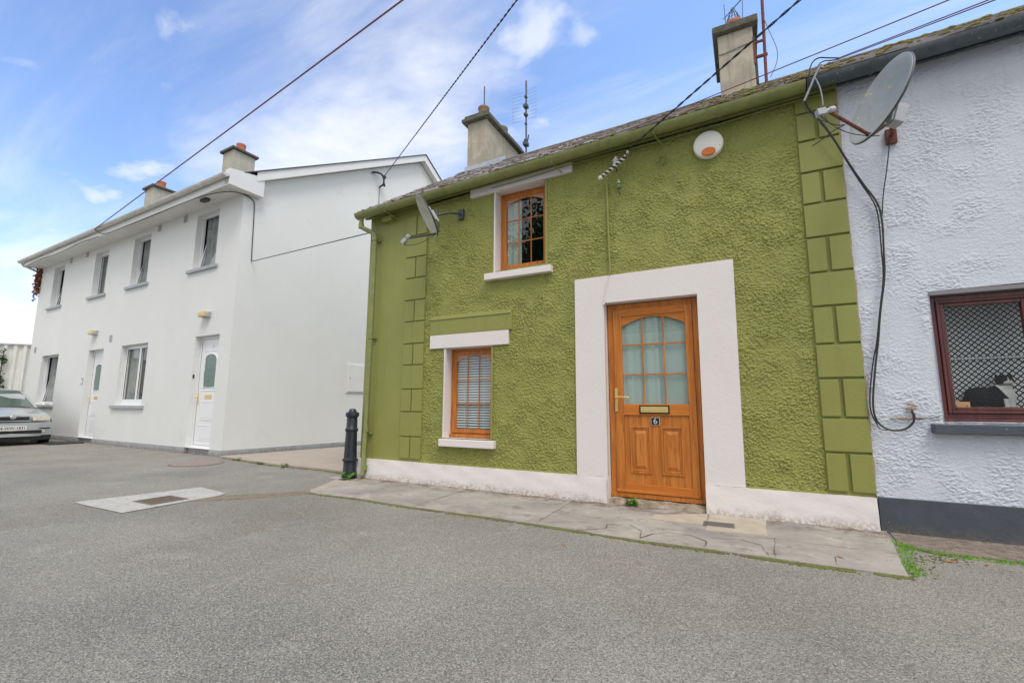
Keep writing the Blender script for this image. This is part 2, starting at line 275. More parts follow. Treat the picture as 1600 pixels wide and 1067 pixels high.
# ---------------------------------------------------------------- mesh helpers
class MB:
    def __init__(s): s.v = []; s.f = []; s.smooth = False
    def add(s, vs, fs):
        o = len(s.v); s.v += [tuple(v) for v in vs]; s.f += [tuple(i+o for i in f) for f in fs]; return s
    def box(s, x0, x1, y0, y1, z0, z1, T=None):
        vs = [(x, y, z) for x in (x0, x1) for y in (y0, y1) for z in (z0, z1)]
        if T is not None: vs = [T @ Vector(v) for v in vs]
        return s.add(vs, [(0, 1, 3, 2), (4, 6, 7, 5), (0, 4, 5, 1), (2, 3, 7, 6), (0, 2, 6, 4), (1, 5, 7, 3)])
    def quad(s, a, b, c, d): return s.add([a, b, c, d], [(0, 1, 2, 3)])
    def prism(s, poly, h0, h1, axis='z'):
        n = len(poly)
        mk = {'z': lambda p, h: (p[0], p[1], h), 'y': lambda p, h: (p[0], h, p[1]), 'x': lambda p, h: (h, p[0], p[1])}[axis]
        vs = [mk(p, h0) for p in poly] + [mk(p, h1) for p in poly]
        fs = [tuple(range(n))[::-1], tuple(range(n, 2*n))] + [(i, (i+1) % n, n+(i+1) % n, n+i) for i in range(n)]
        return s.add(vs, fs)
    def tube(s, pts, r, n=8, closed=False, r2=None):
        pts = [Vector(p) for p in pts]; m = len(pts); rings = []; up = None
        for i, p in enumerate(pts):
            d = (pts[min(i+1, m-1)] - pts[max(i-1, 0)])
            if closed: d = pts[(i+1) % m] - pts[i-1]
            d.normalize()
            if up is None: up = Vector((0, 0, 1)) if abs(d.z) < .9 else Vector((1, 0, 0))
            a = d.cross(up); 
            if a.length < 1e-4: a = d.cross(Vector((.3, 1, .2)))
            a.normalize(); b = a.cross(d); up = b
            rr = r if r2 is None else r + (r2-r)*i/max(m-1, 1)
            rings.append([p + (a*math.cos(2*PI*k/n) + b*math.sin(2*PI*k/n))*rr for k in range(n)])
        vs = [v for q in rings for v in q]; fs = []
        for i in range(m if closed else m-1):
            j = (i+1) % m
            fs += [(i*n+k, j*n+k, j*n+(k+1) % n, i*n+(k+1) % n) for k in range(n)]
        if not closed: fs += [tuple(range(n)), tuple(range((m-1)*n, m*n))[::-1]]
        return s.add(vs, fs)
    def lathe(s, prof, n=20, T=None, cap=True):     # prof: (radius, height) along +Z
        vs = [(r*math.cos(2*PI*k/n), r*math.sin(2*PI*k/n), h) for r, h in prof for k in range(n)]
        if T is not None: vs = [T @ Vector(v) for v in vs]
        m = len(prof); fs = [(i*n+k, i*n+(k+1) % n, (i+1)*n+(k+1) % n, (i+1)*n+k) for i in range(m-1) for k in range(n)]
        if cap: fs += [tuple(range(n))[::-1], tuple(range((m-1)*n, m*n))]
        return s.add(vs, fs)
    def ell(s, c, r, T=None, n=16, m=10):
        vs = []; fs = []
        for i in range(m+1):
            a = PI*i/m
            for k in range(n): vs.append((c[0]+r[0]*math.sin(a)*math.cos(2*PI*k/n), c[1]+r[1]*math.sin(a)*math.sin(2*PI*k/n), c[2]+r[2]*math.cos(a)))
        if T is not None: vs = [T @ Vector(v) for v in vs]
        fs = [(i*n+k, (i+1)*n+k, (i+1)*n+(k+1) % n, i*n+(k+1) % n) for i in range(m) for k in range(n)]
        return s.add(vs, fs)
    def build(s, name, m, parent=None, smooth=False, bevel=0, sub=0, loc=None):
        me = bpy.data.meshes.new(name); me.from_pydata(s.v, [], s.f); me.update()
        bm = bmesh.new(); bm.from_mesh(me); bmesh.ops.remove_doubles(bm, verts=bm.verts, dist=1e-5); bmesh.ops.recalc_face_normals(bm, faces=bm.faces); bm.to_mesh(me); bm.free()
        o = bpy.data.objects.new(name, me); COL.objects.link(o); me.materials.append(M[m] if isinstance(m, str) else m)
        if smooth:
            for p in me.polygons: p.use_smooth = True
            try: me.set_sharp_from_angle(angle=R(40))
            except Exception: pass
        if bevel:
            b = o.modifiers.new('bevel', 'BEVEL'); b.width = bevel; b.segments = 2; b.limit_method = 'ANGLE'; b.angle_limit = R(40)
        if sub:
            b = o.modifiers.new('sub', 'SUBSURF'); b.levels = b.render_levels = sub
        if parent is not None: o.parent = parent
        if loc is not None: o.location = loc
        return o
def tag(o, label=None, cat=None, group=None, kind=None):
    for k, v in (('label', label), ('category', cat), ('group', group), ('kind', kind)):
        if v: o[k] = v
    return o
def empty(name, loc, rz, label, cat, group=None):
    o = bpy.data.objects.new(name, None); o.empty_display_size = .2; COL.objects.link(o); o.location = loc; o.rotation_euler = (0, 0, rz)
    return tag(o, label, cat, group)
def keep(parent, *objs):       # give a part world-space coordinates under an Empty that is not at the origin
    for o in objs:
        mw = Matrix.Translation(parent.location) @ parent.rotation_euler.to_matrix().to_4x4()
        o.matrix_parent_inverse = mw.inverted()
def text_mesh(txt, size, m, T, parent, name='lettering', ext=.001, xs=1.0):
    cu = bpy.data.curves.new(name, 'FONT'); cu.body = txt; cu.size = size; cu.extrude = ext; cu.align_x = 'CENTER'; cu.align_y = 'CENTER'
    t = bpy.data.objects.new(name, cu); COL.objects.link(t); dg = bpy.context.evaluated_depsgraph_get()
    me = bpy.data.meshes.new_from_object(t.evaluated_get(dg)); bpy.data.objects.remove(t); bpy.data.curves.remove(cu)
    me.transform(T @ Matrix.Diagonal((xs, 1, 1, 1))); me.materials.clear(); me.materials.append(M[m])
    o = bpy.data.objects.new(name, me); COL.objects.link(o); o.parent = parent; return o
def vnoise(x, y, cell, seed):
    rs = np.random.RandomState(seed); L = rs.rand(256, 256)
    u = x/cell; v = y/cell; iu = np.floor(u).astype(int); iv = np.floor(v).astype(int); fu = u-iu; fv = v-iv
    fu = fu*fu*(3-2*fu); fv = fv*fv*(3-2*fv)
    a = L[iu % 256, iv % 256]; b = L[(iu+1) % 256, iv % 256]; c = L[iu % 256, (iv+1) % 256]; d = L[(iu+1) % 256, (iv+1) % 256]
    return (a*(1-fu)+b*fu)*(1-fv)+(c*(1-fu)+d*fu)*fv
def lumps(x, y, cell, seed):          # distance to nearest of a jittered lattice of points
    rs = np.random.RandomState(seed); JX = rs.rand(256, 256); JY = rs.rand(256, 256); A = rs.rand(256, 256)*.6+.4
    u = x/cell; v = y/cell; iu = np.floor(u).astype(int); iv = np.floor(v).astype(int); best = np.full(x.shape, 9.); h = np.ones(x.shape)
    for a in (-1, 0, 1):
        for b in (-1, 0, 1):
            p = (iu+a) % 256; q = (iv+b) % 256; d = (iu+a+JX[p, q]-u)**2+(iv+b+JY[p, q]-v)**2; m = d < best; best = np.where(m, d, best); h = np.where(m, A[p, q], h)
    return np.clip(1-best*1.15, 0, 1)*h
def rough_wall(name, m, parent, x0, x1, z0, z1, y, holes, step, amp, seed, kind='clumpy', ztop=None):
    """a wall face as a fine grid in X/Z at y, thrown outwards by noise, with rectangular holes cut exactly"""
    def axis(a, b, br):
        br = sorted(set([a, b] + [v for v in br if a < v < b])); out = []
        for p, q in zip(br[:-1], br[1:]):
            n = max(1, int(round((q-p)/step))); out += list(np.linspace(p, q, n, endpoint=False))
        return np.array(out + [b])
    xs = axis(x0, x1, [v for h in holes for v in h[:2]]); zs = axis(z0, z1, [v for h in holes for v in h[2:4]])
    X, Z = np.meshgrid(xs, zs, indexing='ij')
    Zr = Z if ztop is None else z0 + (Z-z0)*((z1 + ztop*(X-x0)) - z0)/(z1-z0)
    wx = X + .014*vnoise(X, Z, .03, seed+9); wz = Z + .014*vnoise(X, Z, .03, seed+10)
    if kind == 'clumpy':
        a = lumps(wx, wz*1.3, .021, seed); b = lumps(wx, wz*1.2, .0115, seed+1); c = 1-np.abs(2*vnoise(wx, wz*1.3, .018, seed+2)-1)
        D = ((.62*a + .34*b + .30*c)*(.55+.9*vnoise(X, Z, .13, seed+7)) + .08*vnoise(X, Z, .6, seed+3)) - .6
    else:
        a = vnoise(wx, wz*1.6, .017, seed); b = lumps(wx, wz*1.6, .012, seed+1); c = vnoise(wx, wz, .16, seed+2)
        msk = np.clip((c-.15)*2.0, 0.25, 1); D = (.55*a**1.6 + .50*b)*msk - .35 + .35*vnoise(X, Z, .9, seed+4) - .15
    Y = y - D*amp
    nx, nz = len(xs), len(zs)
    V = np.stack([X, Y, Zr], -1).reshape(-1, 3)
    cxs = (xs[:-1]+xs[1:])/2; czs = (zs[:-1]+zs[1:])/2; CXm, CZm = np.meshgrid(cxs, czs, indexing='ij'); ok = np.ones(CXm.shape, bool)
    for h in holes: ok &= ~((CXm > h[0]) & (CXm < h[1]) & (CZm > h[2]) & (CZm < h[3]))
    I, J = np.nonzero(ok); F = np.stack([I*nz+J, (I+1)*nz+J, (I+1)*nz+J+1, I*nz+J+1], -1)
    me = bpy.data.meshes.new(name); me.vertices.add(len(V)); me.vertices.foreach_set('co', V.ravel())
    me.loops.add(F.size); me.loops.foreach_set('vertex_index', F.ravel().astype(np.int32)); me.polygons.add(len(F))
    me.polygons.foreach_set('loop_start', np.arange(0, F.size, 4, dtype=np.int32)); me.polygons.foreach_set('use_smooth', np.ones(len(F), bool)); me.update(calc_edges=True); me.validate()
    me.materials.append(M[m]); o = bpy.data.objects.new(name, me); COL.objects.link(o); o.parent = parent; return o
def flat_wall(mb, x0, x1, z0, z1, y, holes, depth):
    xs = sorted(set([x0, x1]+[v for h in holes for v in h[:2]])); zs = sorted(set([z0, z1]+[v for h in holes for v in h[2:4]]))
    for a, b in zip(xs[:-1], xs[1:]):
        for c, d in zip(zs[:-1], zs[1:]):
            mx, mz = (a+b)/2, (c+d)/2
            if any(h[0] < mx < h[1] and h[2] < mz < h[3] for h in holes): continue
            mb.quad((a, y, c), (b, y, c), (b, y, d), (a, y, d))
    for h in holes: reveal(mb, *h[:4], y, y+depth)
    return mb
def reveal(mb, a, b, c, d, y0, y1, e=0):
    mb.quad((a, y0, c), (a, y1, c), (a, y1, d), (a, y0, d)); mb.quad((b, y0, c), (b, y0, d), (b, y1, d), (b, y1, c))
    mb.quad((a, y0, d), (a, y1, d), (b, y1, d), (b, y0, d)); mb.quad((a, y0, c), (b, y0, c), (b, y1, c), (a, y1, c))
def frame_ring(mb, x0, x1, z0, z1, y0, y1, t, T=None):
    mb.box(x0, x0+t, y0, y1, z0, z1, T); mb.box(x1-t, x1, y0, y1, z0, z1, T)
    mb.box(x0+t, x1-t, y0+.001, y1-.001, z0, z0+t, T); mb.box(x0+t, x1-t, y0+.001, y1-.001, z1-t, z1, T)
def room(parent, x0, x1, z0, z1, y0, y1, m='dark_room', name='room_lining'):
    mb = MB(); mb.quad((x0, y1, z0), (x1, y1, z0), (x1, y1, z1), (x0, y1, z1))
    reveal(mb, x0, x1, z0, z1, y0, y1); return mb.build(name, m, parent)
def curtain(parent, x0, x1, z0, z1, y, m='curtain', amp=.02, k=34, name='curtain'):
    mb = MB(); n = max(6, int((x1-x0)*60)); vs = []
    for i in range(n+1):
        x = x0+(x1-x0)*i/n; yy = y+amp*math.sin(k*x)+amp*.4*math.sin(k*2.3*x+1)
        vs += [(x, yy, z0), (x, yy+amp*.2, z1)]
    mb.add(vs, [(2*i, 2*i+2, 2*i+3, 2*i+1) for i in range(n)]); return mb.build(name, m, parent, smooth=True)
# ================================================================ GROUND
mb = MB(); mb.quad((-250, -250, 0), (250, -250, 0), (250, 250, 0), (-250, 250, 0))
tag(mb.build('road', 'asphalt'), 'worn grey asphalt of the lane in front of the cottages', 'road', kind='structure')
def wobble_poly(pts, n=14, a=.012):
    out = []
    for p, q in zip(pts, pts[1:]+pts[:1]):
        L = math.hypot(q[0]-p[0], q[1]-p[1]); k = max(1, int(L*n/4))
        for i in range(k):
            t = i/k; out.append((p[0]+(q[0]-p[0])*t+(random.uniform(-a, a) if i else 0), p[1]+(q[1]-p[1])*t+(random.uniform(-a, a) if i else 0)))
    return out
fp = [(-4.72, 3.9), (-4.0, 3.93), (-3.2, 3.88), (-2.3, 3.88), (-1.5, 3.85), (-.8, 3.80), (-.2, 3.81), (.3, 3.80), (.82, 3.81), (.86, 4.15), (.93, 4.68), (.97, 5.04), (-5.05, 5.06), (-4.95, 4.9)]
mb = MB(); mb.prism(wobble_poly(fp), -.02, .014)
tag(mb.build('footpath', 'footpath', bevel=.004), 'old cracked concrete footpath along the green cottage', 'footpath', kind='structure')
# joints and cracks in the footpath: thin irregular dark gaps laid on it
mb = MB()
def crack(pts, w=.003, z=.0185):
    P_ = []
    for p, q in zip(pts[:-1], pts[1:]):
        L = math.hypot(q[0]-p[0], q[1]-p[1]); k = max(2, int(L/.05))
        for i in range(k): t = i/k; P_.append((p[0]+(q[0]-p[0])*t+random.uniform(-.008, .008), p[1]+(q[1]-p[1])*t+random.uniform(-.008, .008)))
    P_.append(pts[-1])
    for p, q in zip(P_[:-1], P_[1:]):
        dx, dy = q[0]-p[0], q[1]-p[1]; L = math.hypot(dx, dy) or 1; a = w*random.uniform(.2, .75); nx, ny = -dy/L*a, dx/L*a
        mb.quad((p[0]-nx, p[1]-ny, z), (q[0]-nx, q[1]-ny, z), (q[0]+nx, q[1]+ny, z), (p[0]+nx, p[1]+ny, z))
crack([(-3.17, 3.9), (-3.14, 4.95)], .007); crack([(.10, 3.83), (.12, 4.35)], .004); crack([(-1.75, 3.88), (-1.78, 4.95)], .004)
crack([(-1.30, 3.86), (-1.15, 3.98), (-1.18, 4.12), (-1.0, 4.2), (-.86, 4.05), (-.83, 3.83)], .006)
crack([(-.83, 3.83), (-.76, 4.0), (-.66, 4.1), (-.48, 4.1), (-.36, 3.98), (-.36, 3.83)], .008)
crack([(-.33, 4.1), (-.12, 4.16), (.02, 4.08), (.06, 3.84)], .005); crack([(-1.7, 3.9), (-1.5, 4.06), (-1.3, 4.1)], .004)
crack([(-.9, 4.2), (-.3, 4.24), (.2, 4.32), (.6, 4.3), (.9, 4.4)], .003); crack([(.45, 3.83), (.47, 4.02)], .004)
crack([(-4.4, 4.95), (-4.0, 4.93), (-3.3, 4.95), (-2.6, 4.9), (-1.5, 4.88)], .008)
tag(mb.build('footpath_crack', mat('crack_grime', lin((96, 88, 76)), .95, .8, 20, lin((104, 98, 62)))), 'dark cracks and joints across the concrete footpath', 'cracks', kind='stuff')
mb = MB(); mb.prism(wobble_poly([(-.87, 4.50), (-.40, 4.50), (-.42, 4.96), (-.88, 4.68)]), .012, .019); mb.prism(wobble_poly([(-.39, 4.33), (.07, 4.38), (.08, 4.97), (-.40, 4.97)]), .012, .0185)
tag(mb.build('apron', mat('pale_repair_mortar', lin((186, 176, 160)), .9, .6, 6, lin((160, 148, 132)), .003, 60)), 'pale mortar repair patch below the orange front door', 'paving', kind='structure')
mb = MB(); mb.prism([(-9.33, 5.54), (-7.4, 5.29), (-6.2, 5.30), (-5.2, 5.18), (-5.1, 5.3), (-4.9, 14), (-7.5, 14.3)], -.02, .035)
tag(mb.build('side_passage', 'pink_concrete', bevel=.006), 'pinkish concrete paving of the passage between the houses', 'paving', kind='structure')
mb = MB(); mb.prism(wobble_poly([(-4.82, 3.96), (-4.70, 3.92), (-4.93, 4.9), (-5.1, 5.0), (-5.2, 4.7)], a=.006), -.02, .012)
tag(mb.build('kerb_strip', 'pink_concrete'), 'narrow concrete edging strip at the cottage corner', 'kerb', kind='structure')
mb = MB(); mb.prism(wobble_poly([(.99, 5.05), (.96, 4.66), (1.1, 4.5), (1.6, 4.52), (2.6, 4.55), (7, 4.6), (7, 5.05)], a=.02), -.02, .009)
tag(mb.build('verge', 'dirt'), 'brown gritty strip below the charcoal plinth', 'verge', kind='structure')
mb = MB()
for i in range(46):
    t = i/45; x = -5.5+t*.72; y = 3.12+t*.72+.05*math.sin(i); r = .06
    mb.quad((x-r, y-.1, .0044), (x+r, y-.1, .0044), (x+r, y+.16, .0044), (x-r, y+.16, .0044)) if False else None
mb = MB(); mb.prism(wobble_poly([(-5.55, 2.98), (-5.45, 2.98), (-4.9, 3.55), (-4.66, 3.88), (-4.86, 4.0), (-5.05, 3.75), (-5.5, 3.3)], a=.02), -.01, .004)
tag(mb.build('trench_patch', mat('brown_trench_fill', lin((142, 130, 114)), .95, .8, 9, lin((116, 106, 90)), .008, 60, 6, .1)), 'brownish trench patch running from drain to footpath', 'road patch', kind='structure')
# ---- drain
dr = empty('storm_drain', (-5.95, 2.85, 0), 0, 'square drain with rusty bar grate in a pale concrete pad', 'drain')
slab = wobble_poly([(-6.50, 2.35), (-5.46, 2.35), (-5.50, 3.30), (-5.58, 3.42), (-6.25, 3.50)], a=.01)
gx0, gx1, gy0, gy1 = -5.98, -5.60, 2.66, 3.02
o = MB(); cx_, cy_ = -5.79, 2.84
# pad as ring of quads around grate hole
hole = [(gx0, gy0), (gx1, gy0), (gx1, gy1), (gx0, gy1)]
bm_ = bmesh.new(); 
def ring_poly(outer, inner, z, name, m, parent):
    bm = bmesh.new(); vo = [bm.verts.new((*p, z)) for p in outer]; vi = [bm.verts.new((*p, z)) for p in inner]
    es = [bm.edges.new((vo[i], vo[(i+1) % len(vo)])) for i in range(len(vo))] + [bm.edges.new((vi[i], vi[(i+1) % len(vi)])) for i in range(len(vi))]
    bmesh.ops.triangle_fill(bm, use_beauty=True, use_dissolve=False, edges=es, normal=(0, 0, 1))
    me = bpy.data.meshes.new(name); bm.to_mesh(me); bm.free(); o = bpy.data.objects.new(name, me); COL.objects.link(o); me.materials.append(M[m]); o.parent = parent; return o
pad = ring_poly(slab, hole, .006, 'pad', 'concrete', dr)
mb = MB(); frame_ring(mb, gx0, gx1, 0, 1, 0, 1, .02) if False else None
mb.box(gx0, gx1, gy0, gy0+.02, -.01, .012); mb.box(gx0, gx1, gy1-.02, gy1, -.01, .012); mb.box(gx0, gx0+.02, gy0+.02, gy1-.02, -.01, .012); mb.box(gx1-.02, gx1, gy0+.02, gy1-.02, -.01, .012)
for i in range(8):
    x = gx0+.042+i*.041; mb.box(x, x+.021, gy0+.02, gy1-.02, -.01, .011)
grate = mb.build('grate', 'iron', dr)
mb = MB(); mb.quad((gx0, gy0, .0045), (gx1, gy0, .0045), (gx1, gy1, .0045), (gx0, gy1, .0045)); pit = mb.build('pit_shade_sheet', mat('painted_pit_shade', lin((34, 32, 30)), .9), dr)  # flat dark sheet under the bars, painted in for the shade of the pit
mb = MB()
for i in range(60):
    x = random.uniform(gx0+.03, gx0+.22); y = random.uniform(gy0+.03, gy1-.05); mb.tube([(x, y, .004), (x+random.uniform(-.01, .01), y, .016)], .006, 4, r2=.001)
wm = tag(mb.build('drain_moss', 'joint_moss', dr), kind='stuff'); keep(dr, pad, grate, pit, wm)
# ---- manhole, meter cover, mats
mh = empty('manhole_cover', (-8.75, 4.80, 0), R(20), 'reddish round manhole cover in asphalt near the white house corner', 'manhole cover')
MB().lathe([(.42, 0), (.42, .006), (.40, .008)], 32).build('rim', 'iron', mh)
MB().lathe([(.385, .0), (.385, .0105)], 32).build('lid', 'asphalt_patch', mh)
sc_ = empty('meter_cover', (-.30, 4.565, .018), R(3), 'small dark rectangular meter cover set in footpath by the door', 'meter cover')
MB().box(-.125, .125, -.075, .075, 0, .006).build('cover_frame', 'iron', sc_, bevel=.002)
mb = MB(); mb.box(-.112, .112, -.062, .062, .0, .0085); mb.build('lid', 'cover', sc_, bevel=.001)
# ================================================================ GREEN COTTAGE
YW = 5.05
gc = empty('green_cottage', (-2.1, 7.6, 0), 0, 'green roughcast two storey cottage with orange wooden door', 'house')
P_ = []     # parts built in world coordinates
def part(o): P_.append(o); return o
up = (-2.86, -2.14, 2.76, 3.90); lo = (-3.62, -2.90, .62, 1.81); dr_ = (-1.41, -.42, .0, 2.21)
def zs(x): return .033*(x+5.1)
part(rough_wall('wall', 'green_rough', gc, -3.99, .58, .26, 3.94, YW, [up, lo, dr_], .005, .023, 11, ztop=.033))
mb = MB(); mb.quad((-5.1, YW-.003, .26), (-4.36, YW-.003, .26), (-4.36, YW-.003, 3.99), (-5.1, YW-.003, 3.93))
mb.quad((-5.1, YW-.003, 0), (-5.1, 10.2, 0), (-5.1, 10.2, 3.93), (-5.1, YW-.003, 3.93)); mb.add([(-5.1, 10.2, 3.93), (-5.1, 5.05, 3.93), (-5.1, 7.6, 5.86)], [(0, 1, 2)])
mb.quad((-5.1, 10.2, 0), (7, 10.2, 0), (7, 10.2, 4.2), (-5.1, 10.2, 3.93))
part(mb.build('side_wall', 'green_smooth', gc))
mb = MB(); mb.box(-4.36, -3.985, YW-.006, YW+.05, .26, 3.99); part(mb.build('quoin_backing', 'green_smooth', gc)); mb = MB(); mb.box(.575, .925, YW-.006, YW+.05, .26, 4.13); part(mb.build('quoin_backing', 'green_smooth', gc))
gl = [.31, .62, .95, 1.27, 1.60, 1.91, 2.22, 2.54, 2.86, 3.18, 3.50, 3.82]
mb = MB(); g_ = .012
for i, (a, b) in enumerate(zip(gl[:-1], gl[1:])):
    if i % 2 == 0:
        mb.box(-4.352, -4.176-g_/2, YW-.026, YW-.002, a+g_, b-g_); mb.box(-4.176+g_, -3.990, YW-.026, YW-.002, a+g_, b-g_)
    else: mb.box(-4.355, -3.988, YW-.026, YW-.002, a+g_*.4, b-g_*.4)
part(mb.build('quoin', 'green_smooth', gc, bevel=.004))
gr_ = [.30, .65, .95, 1.31, 1.62, 1.98, 2.30, 2.65, 2.98, 3.31, 3.63, 3.93, 4.09]
mb = MB(); g_ = .014
for i, (a, b) in enumerate(zip(gr_[:-1], gr_[1:])):
    if i % 2 == 0 and i < 11:
        mb.box(.585, .745-g_, YW-.03, YW-.002, a+g_, b-g_); mb.box(.757+g_*.4, .922, YW-.03, YW-.002, a+g_, b-g_)
    else: mb.box(.583, .924, YW-.03, YW-.002, a+g_*.5, b-g_*.5)
part(mb.build('quoin', 'green_smooth', gc, bevel=.005))
# ledge under roughcast, white plinth
mb = MB(); mb.box(-3.985, -1.765, YW-.022, YW+.02, .268, .296); part(mb.build('bottom_bead', 'green_smooth', gc, bevel=.004)); mb = MB(); mb.box(-.065, .578, YW-.022, YW+.02, .268, .296); part(mb.build('bottom_bead', 'green_smooth', gc, bevel=.004))
def plinth(x0, x1, name='plinth', m='plinth_white', yb=4.985, yt=5.01, zt=.28):
    mb = MB(); n = max(2, int((x1-x0)/.05)); rows = 6; vs = []
    for i in range(n+1):
        x = x0+(x1-x0)*i/n
        for j in range(rows+1):
            z = -.03+(zt+.03)*j/rows; y = yb+(yt-yb)*j/rows + .006*math.sin(x*3.1)+.003*math.sin(x*11+j*2)
            vs.append((x, y, z+(random.uniform(-.002, .002) if j == rows else 0)))
        vs.append((x, YW+.03, zt))
    k = rows+2; mb.add(vs, [(i*k+j, (i+1)*k+j, (i+1)*k+j+1, i*k+j+1) for i in range(n) for j in range(k-1)])
    for x, i in ((x0, 0), (x1, n)): mb.add([vs[i*k+j] for j in range(k)]+[(x, YW+.03, -.03)], [tuple(range(k+1))])
    return part(mb.build(name, m, gc, smooth=True))
plinth(-5.12, -1.41); plinth(-.43, .922)
mb = MB(); mb.quad((-1.411, 4.99, -.02), (-1.411, 5.25, -.02), (-1.411, 5.25, .28), (-1.411, 4.99, .28)); part(mb.build('plinth', 'plinth_white', gc))
# door surround
mb = MB(); ys = YW-.028
mb.prism([(-1.765, .283), (-1.415, .283), (-1.415, 2.215), (-.418, 2.215), (-.43, .283), (-.075, .283), (-.06, 2.54), (-1.76, 2.53)], ys, YW+.02, 'y')
mb.quad((-1.414, ys+.004, 0), (-1.414, 5.22, 0), (-1.414, 5.22, 2.214), (-1.414, ys+.004, 2.214)); mb.quad((-.42, ys+.004, 0), (-.42, 5.22, 0), (-.42, 5.22, 2.214), (-.42, ys+.004, 2.214)); mb.quad((-1.414, ys+.004, 2.214), (-.42, ys+.004, 2.214), (-.42, 5.22, 2.214), (-1.414, 5.22, 2.214))
part(mb.build('door_surround', 'pink_white', gc))
# ---- upper window dressings
mb = MB(); reveal(mb, *up, YW-.02, 5.24); mb.box(-2.875, -2.855, YW-.022, YW+.02, 2.76, 3.88)
part(mb.build('window_reveal', 'pink_white', gc))
mb = MB(); 
for q in ((-2.14, -2.108, YW-.02, YW+.18, 2.77, 3.95), (-2.90, -2.876, YW-.018, YW+.02, 2.77, 3.9), (-3.655, -3.632, YW-.018, YW+.02, .62, 1.82), (-2.90, -2.875, YW-.021, YW+.18, .63, 1.82)):
    mb = MB(); mb.box(*q); part(mb.build('window_bead', 'green_smooth', gc, bevel=.003))
mb = MB(); mb.prism([(-3.24, 3.865), (-1.77, 3.905), (-1.77, 4.075), (-3.24, 4.03)], YW-.05, YW+.02, 'y'); part(mb.build('lintel', 'pink_white', gc, bevel=.004))
mb = MB(); mb.box(-2.985, -2.045, YW-.085, YW+.16, 2.665, 2.75); part(mb.build('sill', 'pink_white', gc, bevel=.006))
# lower window dressings
mb = MB(); reveal(mb, *lo, YW-.02, 5.24); mb.box(-3.632, -3.612, YW-.022, YW+.02, .62, 1.82); part(mb.build('window_reveal', 'pink_white', gc))
mb = MB(); mb.box(-3.87, -2.645, YW-.034, YW+.02, 1.812, 1.995); part(mb.build('lintel', 'pink_white', gc, bevel=.003))
mb = MB(); mb.prism([(-3.885, 1.997), (-2.60, 1.997), (-2.60, 2.26), (-3.87, 2.235)], YW-.034, YW+.02, 'y'); mb.prism([(YW-.033, 2.205), (YW-.045, 2.205), (YW-.03, 2.262), (YW+.01, 2.262)], -3.87, -2.61, 'x'); part(mb.build('lintel_hood', 'green_smooth', gc, bevel=.008))
mb = MB(); mb.box(-3.655, -2.825, YW-.08, YW+.16, .515, .61); part(mb.build('sill', 'pink_white', gc, bevel=.008))
def oak_window(x0, x1, z0, z1, y, blind):
    mb = MB(); frame_ring(mb, x0, x1, z0, z1, y, y+.06, .035); frame_ring(mb, x0+.036, x1-.036, z0+.037, z1-.036, y-.012, y+.05, .052)
    mb.box(x0, x1, y-.03, y+.03, z0-.02, z0+.02)
    wd = part(mb.build('window', 'oak', gc, bevel=.004)); mb = MB()
    X0, X1, Z1 = x0+.088, x1-.088, z1-.088; n = 10; W = X1-X0; rise = .05
    for i in range(n):
        a, b = i/n, (i+1)/n; za = Z1-rise*(2*a-1)**2*1.5-.012; zb = Z1-rise*(2*b-1)**2*1.5-.012
        mb.add([(X0+W*a, y+.006, za), (X0+W*b, y+.006, zb), (X0+W*b, y+.006, Z1), (X0+W*a, y+.006, Z1), (X0+W*a, y+.016, za), (X0+W*b, y+.016, zb), (X0+W*b, y+.016, Z1), (X0+W*a, y+.016, Z1)], [(0, 1, 2, 3), (4, 7, 6, 5), (0, 4, 5, 1)])
    mb.build('arched_head', 'oak_pale', wd)
    mb = MB(); Z0 = z0+.09
    for k in (1, 2): x = X0+W*k/3; mb.box(x-.0065, x+.0065, y+.004, y+.018, Z0, Z1-.005)
    for k in (1, 2): z = Z0+(Z1-Z0)*k/3; mb.box(X0, X1, y+.005, y+.017, z-.0065, z+.0065)
    o = mb.build('glazing_bar', 'oak', wd, bevel=.002)
    mb = MB(); mb.quad((X0, y+.011, Z0), (X1, y+.011, Z0), (X1, y+.011, Z1), (X0, y+.011, Z1)); mb.build('pane', 'glass', wd)
    mb = MB()
    if blind:
        nb = 30
        for i in range(nb): z = Z0-.02+(Z1-Z0+.04)*i/nb; mb.add([(X0-.03, y+.028, z), (X1+.03, y+.028, z), (X1+.03, y+.046, z+.022), (X0-.03, y+.046, z+.022)], [(0, 1, 2, 3)])
        for x in (X0+.12, X1-.12): mb.box(x, x+.004, y+.024, y+.026, Z0, Z1)
        mb.build('blind', 'blind', wd)
    else: curtain(wd, X0-.06, X0+.20, Z0-.1, Z1+.1, y+.05, 'curtain_teal', .012)
    return wd
oak_window(-2.86, -2.14, 2.80, 3.90, 5.19, False); oak_window(-3.62, -2.905, .645, 1.81, 5.19, True)
part(room(gc, -3.1, -1.5, 2.3, 4.05, 5.26, 7.0)); part(room(gc, -4.1, -2.3, .4, 2.2, 5.26, 7.2))
